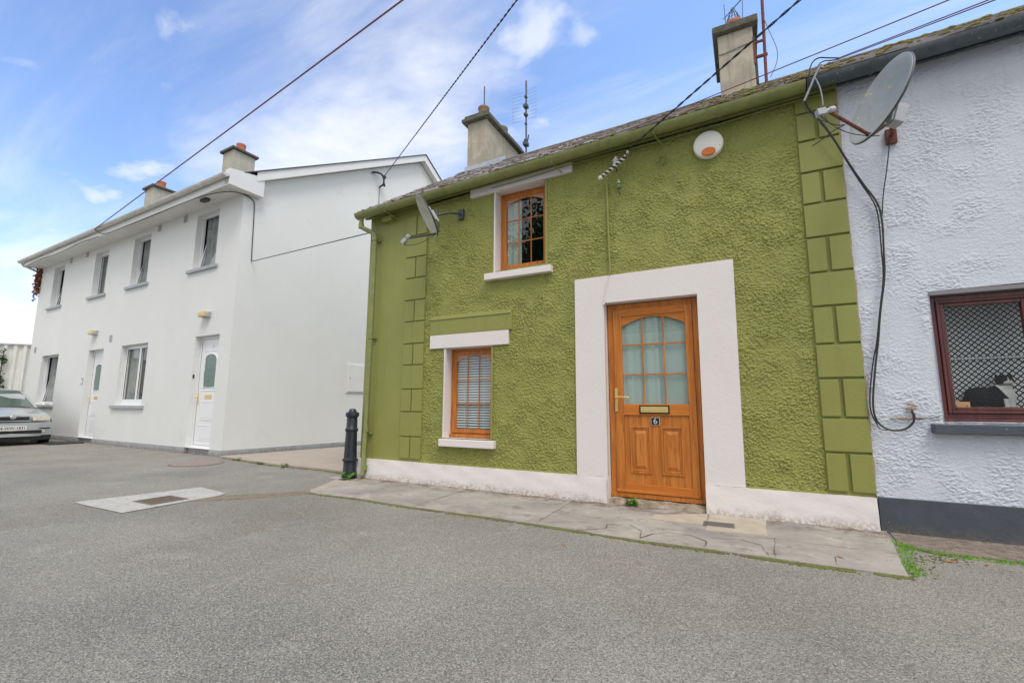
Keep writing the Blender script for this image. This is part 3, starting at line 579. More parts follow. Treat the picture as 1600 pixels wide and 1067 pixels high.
# ---- front door
mb = MB(); y = 5.14; frame_ring(mb, -1.405, -.425, .07, 2.205, y, y+.07, .062)
mb.box(-1.405, -.425, y-.022, y, .072, .118)
dframe = part(mb.build('door_frame', 'oak', gc, bevel=.004))
y = 5.128; X0, X1, Z0, Z1 = -1.342, -.488, .128, 2.143
mb = MB(); mb.box(X0, X0+.095, y, y+.05, Z0, Z1); mb.box(X1-.075, X1, y, y+.05, Z0, Z1)
leaf = part(mb.build('door', 'oak', gc, bevel=.005))
mb = MB(); mb.box(X0+.095, X1-.075, y+.001, y+.049, Z0, .215); mb.box(X0, X1, y-.018, y+.0, Z0-.004, Z0+.022); mb.build('rail', 'oak_h', leaf, bevel=.004)
mb = MB(); mb.box(X0+.095, X1-.075, y+.001, y+.049, .95, 1.07); mb.build('rail', 'oak_h', leaf, bevel=.004)
mb = MB(); mb.box(X0+.095, X1-.075, y+.001, y+.049, 2.06, Z1)
GX0, GX1 = X0+.095, X1-.075; W = GX1-GX0; n = 14
for i in range(n):
    a, b = i/n, (i+1)/n; za = 2.06-.02-.10*(2*a-1)**2*1.0; zb = 2.06-.02-.10*(2*b-1)**2
    mb.add([(GX0+W*a, y+.014, za), (GX0+W*b, y+.014, zb), (GX0+W*b, y+.014, 2.06), (GX0+W*a, y+.014, 2.06), (GX0+W*a, y+.03, za), (GX0+W*b, y+.03, zb), (GX0+W*b, y+.03, 2.06), (GX0+W*a, y+.03, 2.06)], [(0, 1, 2, 3), (4, 7, 6, 5), (0, 4, 5, 1)])
mb.build('rail', 'oak_h', leaf, bevel=.004)
mb = MB(); mb.box(GX0, GX1, y+.018, y+.04, .215, .95)
for a, b in ((-1.185, -.965), (-.855, -.635)):
    frame_ring(mb, a, b, .33, .83, y+.004, y+.019, .018); frame_ring(mb, a+.022, b-.022, .352, .808, y+.010, y+.019, .012)
    mb.add([(a+.045, y+.0175, .375), (b-.045, y+.0175, .375), (b-.045, y+.0175, .785), (a+.045, y+.0175, .785), (a+.068, y+.004, .41), (b-.068, y+.004, .41), (b-.068, y+.004, .75), (a+.068, y+.004, .75)], [(0, 1, 5, 4), (1, 2, 6, 5), (2, 3, 7, 6), (3, 0, 4, 7), (4, 5, 6, 7)])
mb.build('door_panel', 'oak', leaf, bevel=.002)
mb = MB()
for k in (1, 2): x = GX0+W*k/3; mb.box(x-.0075, x+.0075, y+.014, y+.027, 1.07, 2.04)
for z in (1.395, 1.73): mb.box(GX0, GX1, y+.015, y+.026, z-.0075, z+.0075)
mb.build('glazing_bar', 'oak', leaf, bevel=.002)
mb = MB(); mb.quad((GX0, y+.02, 1.07), (GX1, y+.02, 1.07), (GX1, y+.02, 2.06), (GX0, y+.02, 2.06)); mb.build('pane', 'glass', leaf)
curtain(leaf, GX0+.0, GX0+.40, .99, 2.05, y+.043, 'curtain_teal', .004, 60); curtain(leaf, GX0+.38, GX1-.0, .99, 2.05, y+.053, 'curtain_teal', .001, 9)
mb = MB(); frame_ring(mb, -1.072, -.757, .966, 1.056, y-.008, y+.004, .012); mb.build('letterbox_surround', 'black', leaf)
mb = MB(); mb.box(-1.058, -.771, y-.012, y-.001, .980, 1.042); mb.build('letterbox', 'brass', leaf, bevel=.003)
mb = MB(); mb.box(-.955, -.865, y+.006, y+.016, .845, .928); npl = mb.build('number_plate', 'silver_ink', leaf)
mb = MB(); mb.box(-.951, -.869, y+.0045, y+.008, .849, .924); mb.build('number_plate', 'ink', leaf)
text_mesh('6', .088, 'silver_ink', Matrix.Translation((-.910, y+.0035, .8865)) @ Matrix.Rotation(R(90), 4, 'X'), leaf, 'door_number')
mb = MB(); mb.box(-1.338, -1.308, y-.010, y, .985, 1.245); mb.tube([(-1.323, y-.01, 1.145), (-1.323, y-.05, 1.145), (-1.30, y-.056, 1.148), (-1.20, y-.056, 1.146), (-1.172, y-.052, 1.140)], .009, 8); mb.build('handle', 'brass', leaf, smooth=True, bevel=.002)
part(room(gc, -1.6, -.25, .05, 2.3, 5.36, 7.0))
mb = MB(); 
n = 24; vs = []
for i in range(n+1):
    x = -1.41+.985*i/n; vs += [(x, 4.995+.02*math.sin(i*1.7)+random.uniform(-.006, .006), 0), (x, 5.02+.008*math.sin(i*2.2), .045+.012*math.sin(i*1.3)), (x, 5.16, .068+.006*math.sin(i))]
mb.add(vs, [(3*i+j, 3*i+3+j, 3*i+4+j, 3*i+1+j) for i in range(n) for j in range(2)])
part(mb.build('doorstep', mat('crumbling_step_mortar', lin((172, 160, 142)), .95, .9, 12, lin((120, 108, 94)), .012, 22, 8, .1), gc, smooth=True))
# ---- roof (front slope slates, back slope, ridge)
class Shear:                    # eaves rise .033 per metre to the right, the ridge .022
    def __matmul__(s, v):
        k = .033-.011*min(max((v[1]-4.85)/2.75, 0), 1); return Vector((v[0], v[1], v[2]+k*(v[0]+5.1)))
SH = Shear()
def slope_T(x, t): # point on the front slope t (0 eave..1 ridge)
    return Vector((x, 4.84+(7.6-4.84)*t, 3.985+(5.93-3.985)*t))
sl_n = (Vector((0, 7.6-4.84, 5.93-3.985))).normalized(); nrm = Vector((0, -sl_n.z, sl_n.y))
def roof(x0, x1, parent, seed, mossc, collect):
    rnd = random.Random(seed); mb = MB(); rows = 15; L = math.hypot(7.6-4.84, 5.93-3.985)
    for j in range(rows):
        d0 = L*j/rows; off = (j % 2)*.13; x = x0-off
        while x < x1:
            a = max(x, x0); b = min(x+.255, x1); x += .26
            if b-a < .03: continue
            lift = rnd.uniform(.006, .014); tl = rnd.uniform(-.006, .004); e = rnd.uniform(-.01, .01)
            base = Vector((0, 4.84, 3.985)) + sl_n*(d0-.0+e); top = Vector((0, 4.84, 3.985)) + sl_n*(min(d0+L/rows*1.35, L))
            p = [Vector((a, 0, 0))+base+nrm*lift, Vector((b, 0, 0))+base+nrm*(lift+tl), Vector((b, 0, 0))+top, Vector((a, 0, 0))+top]
            q = [v-nrm*.007 for v in p]
            mb.add([SH @ v for v in p+q], [(0, 1, 2, 3), (7, 6, 5, 4), (0, 4, 5, 1), (0, 3, 7, 4), (1, 5, 6, 2)])
    o = collect(mb.build('roof', 'slate', parent))
    mb = MB(); mb.quad(*[SH @ Vector(v) for v in ((x0, 7.6, 5.925), (x1, 7.6, 5.925), (x1, 10.35, 3.98), (x0, 10.35, 3.98))])
    mb.quad(*[SH @ (Vector(v)-nrm*.02) for v in ((x0, 4.84, 3.985), (x1, 4.84, 3.985), (x1, 7.6, 5.93), (x0, 7.6, 5.93))])
    collect(mb.build('roof_back', 'slate_dark', parent))
    mb = MB(); x = x0
    while x < x1:
        b = min(x+.45, x1); z = 5.93+rnd.uniform(0, .008)
        pr = [(7.47, z-.075), (7.56, z), (7.64, z), (7.73, z-.075), (7.70, z-.09), (7.60, z-.03), (7.50, z-.09)]
        vs = [SH @ Vector((xx, p[0], p[1])) for xx in (x+.004, b-.002) for p in pr]; k = len(pr)
        mb.add(vs, [tuple(range(k))[::-1], tuple(range(k, 2*k))]+[(i, (i+1) % k, k+(i+1) % k, k+i) for i in range(k)]); x = b
    rdg = mb.build('ridge', 'ridge', o, bevel=.006)
    mb = MB()                                       # moss cushions on the slates
    for i in range(mossc):
        x = rnd.uniform(x0+.05, x1-.05) if rnd.random() < .45 or x1 < 1.2 and rnd.random() < .6 else rnd.uniform(max(x0, -.5), x1)
        t = rnd.random()**1.3*.97; row = round(t*rows)/rows; t = min(max(row+rnd.uniform(-.008, .012), .0), .985)
        c = SH @ (slope_T(x, t)+nrm*.008); s = rnd.uniform(.006, .018)*(1 if rnd.random() < .8 else 1.6)
        mb.ell(c, (s*rnd.uniform(1.2, 2.4), s*1.2, s*rnd.uniform(.45, .8)), None, 7, 4)
    return o, mb
o, mm = roof(-5.2, .93, gc, 3, 520, part)
tag(part(mm.build('roof_moss', 'moss_brown', gc, smooth=True)), kind='stuff'); 
def gutter(x0, x1, m, parent, collect, bead=True):
    mb = MB(); n = 10; k = n+1; prof = []
    for i in range(n+1): a = PI*i/n; prof.append((4.855-.078*math.cos(a), 3.945-.078*math.sin(a)))
    prof2 = [(4.855-.072*math.cos(PI*i/n), 3.945-.072*math.sin(PI*i/n)) for i in range(n+1)][::-1]
    pr = prof+prof2; K = len(pr); vs = [SH @ Vector((x, p[0], p[1])) for x in (x0, x1) for p in pr]
    mb.add(vs, [(i, i+1, K+i+1, K+i) for i in range(K-1)] + [(K-1, 0, K, 2*K-1)])
    for x in (x0, x1): mb.add([SH @ Vector((x, p[0], p[1])) for p in prof], [tuple(range(k))])
    for x in np.arange(x0+.5, x1, 1.15):
        for i in range(6):
            a0, a1 = PI*i/6, PI*(i+1)/6
            mb.add([SH @ Vector((xx, 4.855-.086*math.cos(a), 3.945-.086*math.sin(a))) for xx in (x-.014, x+.014) for a in (a0, a1)], [(0, 1, 3, 2)])
    return collect(mb.build('gutter', m, parent, smooth=True))
gutter(-5.2, .66, 'green_gutter', gc, part)
mb = MB(); mb.box(-5.1, .925, 4.955, 5.03, 0, 0.0001) if False else None
mb.add([SH @ Vector(v) for v in [(x, y, z) for x in (-5.15, .925) for y in (4.965, 4.985) for z in (3.90, 4.035)]], [(0, 1, 3, 2), (4, 6, 7, 5), (0, 4, 5, 1), (2, 3, 7, 6), (0, 2, 6, 4), (1, 5, 7, 3)])
mb.add([SH @ Vector(v) for v in ((-5.15, 4.985, 3.905), (.925, 4.985, 3.905), (.925, 5.06, 3.93), (-5.15, 5.06, 3.93))], [(0, 1, 2, 3)])
part(mb.build('fascia', 'green_gutter', gc))
# gutter brackets (iron straps) and junction box
for x in (-4.6, -1.95, -.75):
    mb = MB(); mb.tube([SH @ Vector(v) for v in ((x, 4.80, 3.86), (x+.01, 4.90, 3.845), (x+.06, 4.99, 3.80))], .008, 6)
    part(mb.build('gutter_bracket', 'green_gutter', gc, smooth=True))
mb = MB(); mb.box(-4.80, -4.62, 4.96, 5.05, 3.80, 3.88); part(mb.build('junction_box', 'green_smooth', gc, bevel=.004))
# downpipe
mb = MB(); mb.tube([(-5.13, 4.87, 3.90), (-5.13, 4.87, 3.78), (-5.11, 4.885, 3.73), (-5.0, 4.945, 3.67), (-4.935, 4.965, 3.62), (-4.93, 4.97, 3.55), (-4.93, 4.97, 2.2), (-4.935, 4.965, .9), (-4.94, 4.955, .10), (-4.945, 4.93, .05)], .034, 12)
for z in (3.76, 3.56, 2.05, .70, .16): 
    x = -5.13 if z > 3.7 else -4.93; yy = 4.87 if z > 3.7 else 4.967; mb.lathe([(.041, -.035), (.041, .035)], 14, Matrix.Translation((x, yy, z)))
for z in (3.53, 2.03, .64, .13): mb.box(-4.99, -4.87, 5.0, 5.04, z-.012, z+.012)
part(mb.build('downpipe', 'green_gutter', gc, smooth=True))
# chimney 1
mb = MB(); mb.box(-4.55, -4.125, 6.89, 8.30, 5.0, 6.46); c1_ = part(mb.build('chimney', 'chimney', gc, bevel=.01))
mb = MB(); mb.box(-4.64, -4.035, 6.80, 8.39, 6.46, 6.53); mb.box(-4.60, -4.075, 6.84, 8.35, 6.53, 6.60); mb.build('chimney_cap', 'chimney_dark', c1_, bevel=.012)
mb = MB(); mb.lathe([(.11, 6.58), (.10, 6.82), (.115, 6.84), (.115, 6.87), (.09, 6.87), (.09, 6.6)], 18, Matrix.Translation((-4.33, 7.12, 0)), cap=False); mb.build('chimney_pot', 'pot_buff', c1_, smooth=True)
mb = MB(); mb.lathe([(.13, 6.58), (.12, 6.80), (.135, 6.82), (.135, 6.86), (.10, 6.86), (.10, 6.6)], 18, Matrix.Translation((-4.33, 7.86, 0)), cap=False); mb.build('chimney_pot', 'pot_buff', c1_, smooth=True)
mb = MB(); mb.tube([(-4.33, 7.14, 6.6), (-4.32, 7.12, 7.34)], .012, 6); mb.build('flue_rod', 'dark_steel', c1_)
mb = MB(); T = Matrix.Identity(4)
for i in range(2): mb.add([Vector(v) for v in ((-4.575-.01*i, 6.87-.01*i, 5.37+i*.1), (-4.105+.01*i, 6.87-.01*i, 5.37+i*.1), (-4.105+.01*i, 6.87-.01*i, 5.56), (-4.575-.01*i, 6.87-.01*i, 5.56))], [(0, 1, 2, 3)])
mb.add([(-4.105, 6.85, 5.40), (-4.105, 7.6, 5.95), (-4.105, 7.6, 6.06), (-4.105, 6.85, 5.56)], [(0, 1, 2, 3)]); mb.build('flashing', 'lead', c1_)
# chimney 2
mb = MB(); mb.box(-.10, .375, 7.05, 8.1, 5.2, 6.68); c2_ = part(mb.build('chimney', 'chimney', gc, bevel=.012))
mb = MB(); mb.box(-.17, .45, 6.97, 8.18, 6.68, 6.80); mb.build('chimney_cap', 'chimney_dark', c2_, bevel=.016)
mb = MB(); mb.lathe([(.12, 6.79), (.112, 7.0), (.125, 7.02), (.125, 7.06), (.095, 7.06), (.095, 6.8)], 20, Matrix.Translation((.14, 7.35, 0)), cap=False); mb.build('chimney_pot', 'terracotta', c2_, smooth=True)
mb = MB()
for k in range(7): a = 2*PI*k/7; mb.tube([(.14+.115*math.cos(a), 7.35+.115*math.sin(a), 7.05), (.14+.02*math.cos(a+.5), 7.35+.02*math.sin(a+.5), 7.33)], .006, 5)
for z, r0 in ((7.12, .10), (7.2, .07)): mb.tube([(.14+r0*math.cos(2*PI*k/12), 7.35+r0*math.sin(2*PI*k/12), z) for k in range(12)], .004, 4, closed=True)
for dx in (-.11, .13): mb.tube([(.14+dx, 7.35, 7.03), (.14+dx*1.1, 7.35, 7.45)], .005, 4)
mb.build('bird_guard', 'dark_steel', c2_)
mb = MB(); mb.box(-.12, .395, 7.03, 7.05, 5.50, 5.66); mb.add([(.39, 7.03, 5.55), (.39, 7.6, 5.95), (.39, 7.6, 6.1), (.39, 7.03, 5.7)], [(0, 1, 2, 3)]); mb.build('flashing', 'lead', c2_, bevel=.003)
mb = MB(); mb.tube([(-.105, 7.045, 6.36), (.0, 7.04, 6.36), (.25, 7.04, 6.40), (.38, 7.045, 6.42)], .006, 5); mb.build('strap_wire', 'steel', c2_)
mb = MB(); mb.box(.39, .425, 7.3, 7.6, 5.9, 6.66); mb.build('slate_flank', 'chimney_dark', c2_)
# mastic edge between the two cottages
mb = MB(); rnd = random.Random(4); z = .3
while z < 4.1: h = rnd.uniform(.03, .14); mb.box(.922, .926+rnd.uniform(.0, .010), YW-.024, YW, z, z+h); z += h
part(mb.build('render_edge', 'mastic', gc))
keep(gc, *P_)
# ================================================================ GREY COTTAGE
P_ = []; gy = empty('grey_cottage', (4, 7.6, 0), 0, 'pale grey roughcast cottage with brown window and charcoal plinth', 'house')
wn = (1.43, 3.25, .93, 2.03)
part(rough_wall('wall', 'grey_rough', gy, .93, 3.4, .27, 4.13, YW-.004, [wn], .0055, .015, 33, 'flat', ztop=.033))
part(rough_wall('wall', 'grey_rough', gy, 3.4, 7.0, .27, 4.21, YW-.004, [], .05, .012, 34, 'flat', ztop=.033))
mb = MB(); mb.quad((7, YW, 0), (7, 10.2, 0), (7, 10.2, 4.3), (7, YW, 4.3)); mb.add([(7, YW, 4.3), (7, 10.2, 4.3), (7, 7.6, 6.3)], [(0, 1, 2)]); part(mb.build('side_wall', 'grey_rough', gy))
mb = MB(); mb.prism([(.0, -.03), (.045, -.03), (.045, .29), (.03, .29), (.0, .27)], .935, 7.0, 'x'); 
mb.v = [(a, YW+.025-b, c) for a, b, c in mb.v]; part(mb.build('plinth', 'grey_plinth', gy, bevel=.004))
mb = MB(); reveal(mb, *wn, YW-.012, 5.14); part(mb.build('window_reveal', 'grey_rough', gy))
mb = MB(); mb.box(1.43, 3.25, YW-.02, YW+.05, 2.0, 2.035); part(mb.build('window_head', mat('grey_head_board', lin((128, 126, 128)), .6), gy))
mb = MB(); mb.box(1.34, 3.32, YW-.09, YW+.12, .835, .915); part(mb.build('sill', 'grey_plinth', gy, bevel=.008))
y = 5.10; mb = MB(); frame_ring(mb, 1.432, 3.248, .955, 1.998, y, y+.07, .045)
def sash(a, b, c, d):
    frame_ring(mb, a, b, c, d, y-.012, y+.05, .022); frame_ring(mb, a+.023, b-.023, c+.023, d-.023, y+.0, y+.045, .03)
sash(1.478, 2.06, 1.0, 1.955); sash(2.10, 3.2, 1.0, 1.955); mb.box(2.06, 2.10, y-.002, y+.06, 1.0, 1.955)
win = part(mb.build('window', 'rosewood', gy, bevel=.005))
mb = MB(); mb.box(1.432, 3.248, y-.02, y+.03, .925, .956); mb.build('window_foot', 'rosewood', win, bevel=.004)
mb = MB(); mb.quad((1.52, y+.02, 1.04), (3.2, y+.02, 1.04), (3.2, y+.02, 1.93), (1.52, y+.02, 1.93)); mb.build('pane', 'glass_plain', win)
curtain(win, 1.5, 3.3, 1.05, 1.98, 5.43, 'lace', .003, 15, 'net_curtain')
mb = MB(); mb.tube([(1.45, 5.41, 1.475), (3.2, 5.41, 1.49)], .006, 6); mb.build('curtain_wire', 'plastic_w', win)
mb = MB(); mb.box(1.44, 3.24, 5.17, 5.56, 1.0, 1.035); mb.build('window_board', mat('dark_window_board', lin((50, 54, 60)), .4), win)
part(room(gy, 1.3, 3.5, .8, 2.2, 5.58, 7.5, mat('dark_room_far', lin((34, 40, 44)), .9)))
mb = MB(); reveal(mb, 1.44, 3.24, 1.0, 2.03, 5.17, 5.58); part(mb.build('window_lining', mat('inner_reveal_paint', lin((150, 158, 162)), .8), gy))
o, mm = roof(.93, 7.1, gy, 5, 10, part)
mb = MB(); rnd = random.Random(8)
for i in range(900):
    x = rnd.uniform(-.35, 3.9) if rnd.random() < .8 else rnd.uniform(-1.6, 4.5); t = rnd.random()*.97; t = min(max(round(t*15)/15+rnd.uniform(-.01, .016), 0), .98)
    if rnd.random() > .15+.85*(math.sin(x*3.1)*.5+.5)*(math.sin(x*9.7+t*8)*.5+.5): continue
    c = SH @ (slope_T(x, t)+nrm*.012); s = rnd.uniform(.008, .022)*(1 if rnd.random() < .85 else 1.7)
    mb.ell(c, (s*rnd.uniform(1.2, 2.2), s*1.2, s*rnd.uniform(.5, .9)), None, 7, 4)
tag(part(mb.build('roof_moss', 'moss', gy, smooth=True)), kind='stuff')
gutter(.67, 7.1, 'dark_gutter', gy, part)
mb = MB(); mb.add([SH @ Vector(v) for v in [(x, y_, z) for x in (.927, 7.05) for y_ in (4.965, 4.985) for z in (3.90, 4.035)]], [(0, 1, 3, 2), (4, 6, 7, 5), (0, 4, 5, 1), (2, 3, 7, 6), (0, 2, 6, 4), (1, 5, 7, 3)]); part(mb.build('fascia', 'dark_gutter', gy))
keep(gy, *P_)
# ---- on the window board: cat, ornament, card
def cat():
    mb = MB()
    mb.ell((1.775, 5.37, 1.13), (.108, .075, .095)); mb.ell((1.85, 5.36, 1.13), (.075, .065, .095)); mb.ell((1.925, 5.335, 1.135), (.062, .050, .105)); mb.ell((1.90, 5.345, 1.20), (.055, .05, .05)); mb.ell((1.715, 5.38, 1.09), (.05, .07, .06))
    mb.ell((1.925, 5.33, 1.278), (.060, .048, .047)); mb.ell((1.935, 5.293, 1.262), (.032, .022, .020)); mb.ell((1.925, 5.335, 1.225), (.046, .042, .04))
    for dx in (-.040, .036):
        b = Vector((1.925+dx, 5.332, 1.30)); mb.add([b+Vector((-.021, -.010, 0)), b+Vector((.021, -.010, 0)), b+Vector((0, .016, 0)), b+Vector((dx*.25, 0, .045))], [(0, 1, 3), (1, 2, 3), (2, 0, 3), (0, 2, 1)])
    for x in (1.905, 1.945): mb.tube([(x, 5.31, 1.17), (x+.005, 5.295, 1.06), (x+.008, 5.28, 1.047)], .017, 8)
    mb.tube([(1.70, 5.36, 1.07), (1.66, 5.33, 1.05), (1.72, 5.295, 1.048), (1.80, 5.28, 1.048)], .016, 8)
    o = mb.build('cat', 'fur'); md = o.modifiers.new('r', 'REMESH'); md.mode = 'VOXEL'; md.voxel_size = .0042
    s = o.modifiers.new('s', 'SMOOTH'); s.iterations = 5; s.factor = .5
    me = bpy.data.meshes.new_from_object(o.evaluated_get(bpy.context.evaluated_depsgraph_get())); bpy.data.objects.remove(o)
    me.materials.clear(); me.materials.append(M['fur']); me.materials.append(M['fur_w'])
    for p in me.polygons:
        p.use_smooth = True; c = p.center; k = 0
        if c.z < 1.243 and c.x > (1.862+(1.24-c.z)*.55 if c.z > 1.125 else 1.895) and c.y < 5.38: k = 1            # bib and front legs
        if c.y < 5.325 and ((c.x-1.940)/.036)**2+((c.z-1.254)/.020)**2 < 1: k = 1                        # muzzle
        if c.y < 5.315 and abs(c.x-1.936) < .007*(1.31-c.z)/.04 and 1.26 < c.z < 1.305: k = 1                  # blaze
        if c.z < 1.08 and c.x < 1.88 and c.y > 5.27: k = 0
        p.material_index = k
    o = bpy.data.objects.new('cat', me); COL.objects.link(o)
    for x in (1.911, 1.955): MB().ell((x, 5.288, 1.286), (.006, .003, .0025), None, 8, 6).build('eye', mat('half_closed_eye', lin((120, 124, 60)), .2), o)
    mb = MB(); mb.ell((1.936, 5.272, 1.268), (.004, .002, .003), None, 8, 6); mb.build('nose', mat('pink_nose', lin((190, 140, 132)), .5), o)
    mb = MB(); mb.tube([(1.925+.047*math.cos(2*PI*k/16), 5.335+.044*math.sin(2*PI*k/16), 1.233-.006*math.sin(2*PI*k/16)) for k in range(16)], .0028, 6, closed=True); mb.build('collar', 'ink', o)
    return tag(o, 'black and white cat sitting inside the brown window', 'cat')
cat()
orn = tag(MB().lathe([(.028, 0), (.036, .02), (.040, .05), (.034, .085), (.018, .11), (.010, .125), (.022, .135), (.0, .14)], 16, Matrix.Translation((1.575, 5.36, 1.035))).build('ornament', 'blue_orn', smooth=True), 'small blue and white ornament behind the orange card in window', 'ornament')
cb = empty('card_box', (1.61, 5.24, 1.035), 0, 'small orange wooden card with two green dots on the window board', 'card')
MB().box(-.055, .055, 0, .02, 0, .062).build('card', 'card', cb, bevel=.002)
for dx in (-.033, .035): MB().lathe([(.006, 0), (.006, .001)], 10, Matrix.Translation((dx, -.001, .028)) @ Matrix.Rotation(R(90), 4, 'X')).build('dot', 'leaf', cb)
# ================================================================ WHITE HOUSE (local: x = to the right along the front, y = into the house)
WO = Vector((-9.36, 5.57, 0)); wh = empty('white_house', WO, R(-2), 'white rendered two storey house with white doors and gutter', 'house')
SK = math.tan(R(7.0))
tops = [(-10.5, -9.62, 4.08, 5.39, 1), (-7.36, -6.48, 4.08, 5.39, 0), (-4.95, -4.03, 4.08, 5.39, 1), (-1.84, -.90, 4.08, 5.39, 1)]
bots = [(-10.5, -9.15, 1.0, 2.52, 1), (-4.97, -3.55, 1.0, 2.52, 2)]
drs = [(-6.99, -6.03, .12, 2.51), (-1.40, -.44, .12, 2.51)]
mb = MB(); flat_wall(mb, -11.66, 0, .13, 5.56, 0, [h[:4] for h in tops+bots] + [(a, b, .13, d) for a, b, c, d in drs], .16)
L = 8.6; gz = lambda t: 5.73+.554*t if t < 4.9 else 5.73+.554*4.9-.80*(t-4.9)
gp = lambda t, z: (t*math.sin(R(7)), t*math.cos(R(7)), z)
mb.add([gp(0, .13), gp(L, .13), gp(L, gz(L)), gp(4.9, gz(4.9)), gp(0, 5.73)], [(0, 1, 2, 3, 4)])
mb.add([(-11.66, 0, .13), (-11.66, L, .13), (-11.66, L, gz(L)), (-11.66, 4.9, gz(4.9)), (-11.66, 0, 5.73)], [(0, 1, 2, 3, 4)])
mb.add([(0, 0, 5.56), (-11.66, 0, 5.56), (-11.66, 0, 5.73), (0, 0, 5.73)], [(0, 1, 2, 3)])
mb.quad((-11.66, L, .13), (1.05, L, .13), (1.05, L, gz(L)), (-11.66, L, gz(L)))
mb.build('wall', 'white_wall', wh)
mb = MB()
for a, b in ((-11.67, -6.99), (-6.03, -1.40), (-.44, .012)): mb.box(a, b, -.014, .1, -.05, .131)
mb.add([gp(-.0, -.05), gp(L, -.05), gp(L, .131), gp(0, .131)], [(0, 1, 2, 3)]); mb.v = mb.v[:-4]+[(v[0]+.014, v[1]-.014, v[2]) for v in mb.v[-4:]]
mb.add([(v[0]+.014, v[1]-.014, .131) for v in (gp(0, 0), gp(L, 0))]+[(v[0]-.02, v[1], .131) for v in (gp(L, 0), gp(0, 0))], [(0, 1, 2, 3)])
for a, b, c, d in drs: mb.box(a, b, .06, .2, -.05, .125)
mb.build('wall_base', 'base_grey', wh)
for a, b, c, d, k in tops+bots: mb = MB(); mb.box(a-.17, b+.13, -.055, .11, c-.075, c-.002); mb.build('sill', 'sill_grey', wh, bevel=.005)
def white_window(a, b, c, d, kind):
    y = .12; mb = MB(); frame_ring(mb, a+.002, b-.002, c, d-.002, y, y+.06, .04); 
    if kind == 2: frame_ring(mb, a, b, c, c+.001, y, y+.001, .0004) if False else None; mb.box(a+.06, b-.06, y-.01, y+.055, c+.0, c+.10)
    w_ = mb.build('window', 'upvc', wh, bevel=.004)
    c2 = c+(.10 if kind == 2 else .04)
    mid = (a+b)/2+.08
    segs = [(a+.04, b-.04)] if kind < 2 else [(a+.04, mid), (mid, b-.04)]
    for i, (p, q) in enumerate(segs):
        T = Matrix.Identity(4)
        if kind == 1: T = Matrix.Translation((0, y, c2)) @ Matrix.Rotation(R(-9), 4, 'X') @ Matrix.Translation((0, -y, -c2))
        mb = MB(); frame_ring(mb, p, q, c2, d-.04, y-.005, y+.045, .055, T)
        # thin dark gasket lines
        s_ = mb.build('sash', 'upvc', w_, bevel=.003)
        mb = MB(); frame_ring(mb, p+.054, q-.054, c2+.054, d-.094, y-.0065, y+.004, .007, T); mb.build('gasket', 'black', w_)
        mb = MB(); mb.add([T @ Vector(v) for v in ((p+.055, y+.02, c2+.055), (q-.055, y+.02, c2+.055), (q-.055, y+.02, d-.095), (p+.055, y+.02, d-.095))], [(0, 1, 2, 3)]); mb.build('pane', 'glass', w_)
    curtain(w_, a+.02, b-.02 if kind < 2 else mid-.1, c, d, y+.10, 'curtain', .02, 30)
    mb = MB(); frame_ring(mb, a+.02, b-.02, c+.01, d-.01, y+.061, y+.064, .03); mb.build('gasket', 'black', w_)
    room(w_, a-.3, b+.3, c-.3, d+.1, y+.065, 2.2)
for t_ in tops+bots: white_window(*t_)
def white_door(a, b, c, d):
    y = .12; mb = MB(); frame_ring(mb, a+.002, b-.002, c, d-.002, y, y+.06, .055); f = mb.build('door_frame', 'upvc', wh, bevel=.004)
    p, q, r0, r1 = a+.06, b-.06, c+.06, d-.06; mb = MB(); mb.box(p, q, y+.012, y+.05, r0, r1)
    Wd = q-p; m = (p+q)/2
    frame_ring(mb, p+.16*Wd, q-.16*Wd, r0+.10, r0+.42, y+.004, y+.014, .022); frame_ring(mb, p+.16*Wd, q-.16*Wd, r0+.52, r0+.92, y+.004, y+.014, .022)
    mb.box(p+.22*Wd, q-.22*Wd, y+.006, y+.013, r0+.56, r0+.88); mb.box(p+.22*Wd, q-.22*Wd, y+.006, y+.013, r0+.14, r0+.38)
    frame_ring(mb, p+.13*Wd, q-.13*Wd, r0+1.14, r0+2.02, y+.004, y+.014, .02)
    dl = mb.build('door', 'upvc', wh, bevel=.003)
    mb = MB(); frame_ring(mb, p-.006, q+.006, r0-.006, r1+.006, y+.008, y+.011, .006); mb.build('gasket', 'black', dl)
    g0, g1, h0, h1 = p+.22*Wd, q-.22*Wd, r0+1.22, r0+1.82; n = 12
    arc = [(g0+(g1-g0)*i/n, h1+.12*math.sqrt(max(0, 1-(2*i/n-1)**2))) for i in range(n+1)]
    mb = MB(); mb.prism([(g0, h0), (g1, h0)]+arc[::-1], y+.006, y+.013, 'y'); mb.build('pane', mat('dark_patterned_glass', lin((76, 104, 98)), .15, .7, 30, lin((120, 146, 140)), .002, 40), dl)
    mb = MB(); mb.tube([(x, y+.006, z) for x, z in [(g0, h0), (g1, h0)]+arc[::-1]], .016, 6, closed=True); mb.build('glazing_trim', 'upvc', dl)
    mb = MB(); mb.box(m-.13, m+.13, y+.002, y+.013, r0+.98, r0+1.06); mb.build('letterbox', 'brass', dl, bevel=.003)
    mb = MB(); mb.box(p+.015, p+.045, y, y+.013, r0+.86, r0+1.10); mb.tube([(p+.03, y, r0+1.0), (p+.03, y-.05, r0+1.0), (p+.14, y-.055, r0+1.0)], .01, 8); mb.build('handle', 'brass', dl, smooth=True)
    return dl
for k, t_ in enumerate(drs): 
    dl = white_door(*t_)
    if k == 1: text_mesh('7', .10, 'plastic_g', Matrix.Translation(((t_[0]+t_[1])/2+.04, .128, 2.27)) @ Matrix.Rotation(R(90), 4, 'X'), dl, 'door_number')
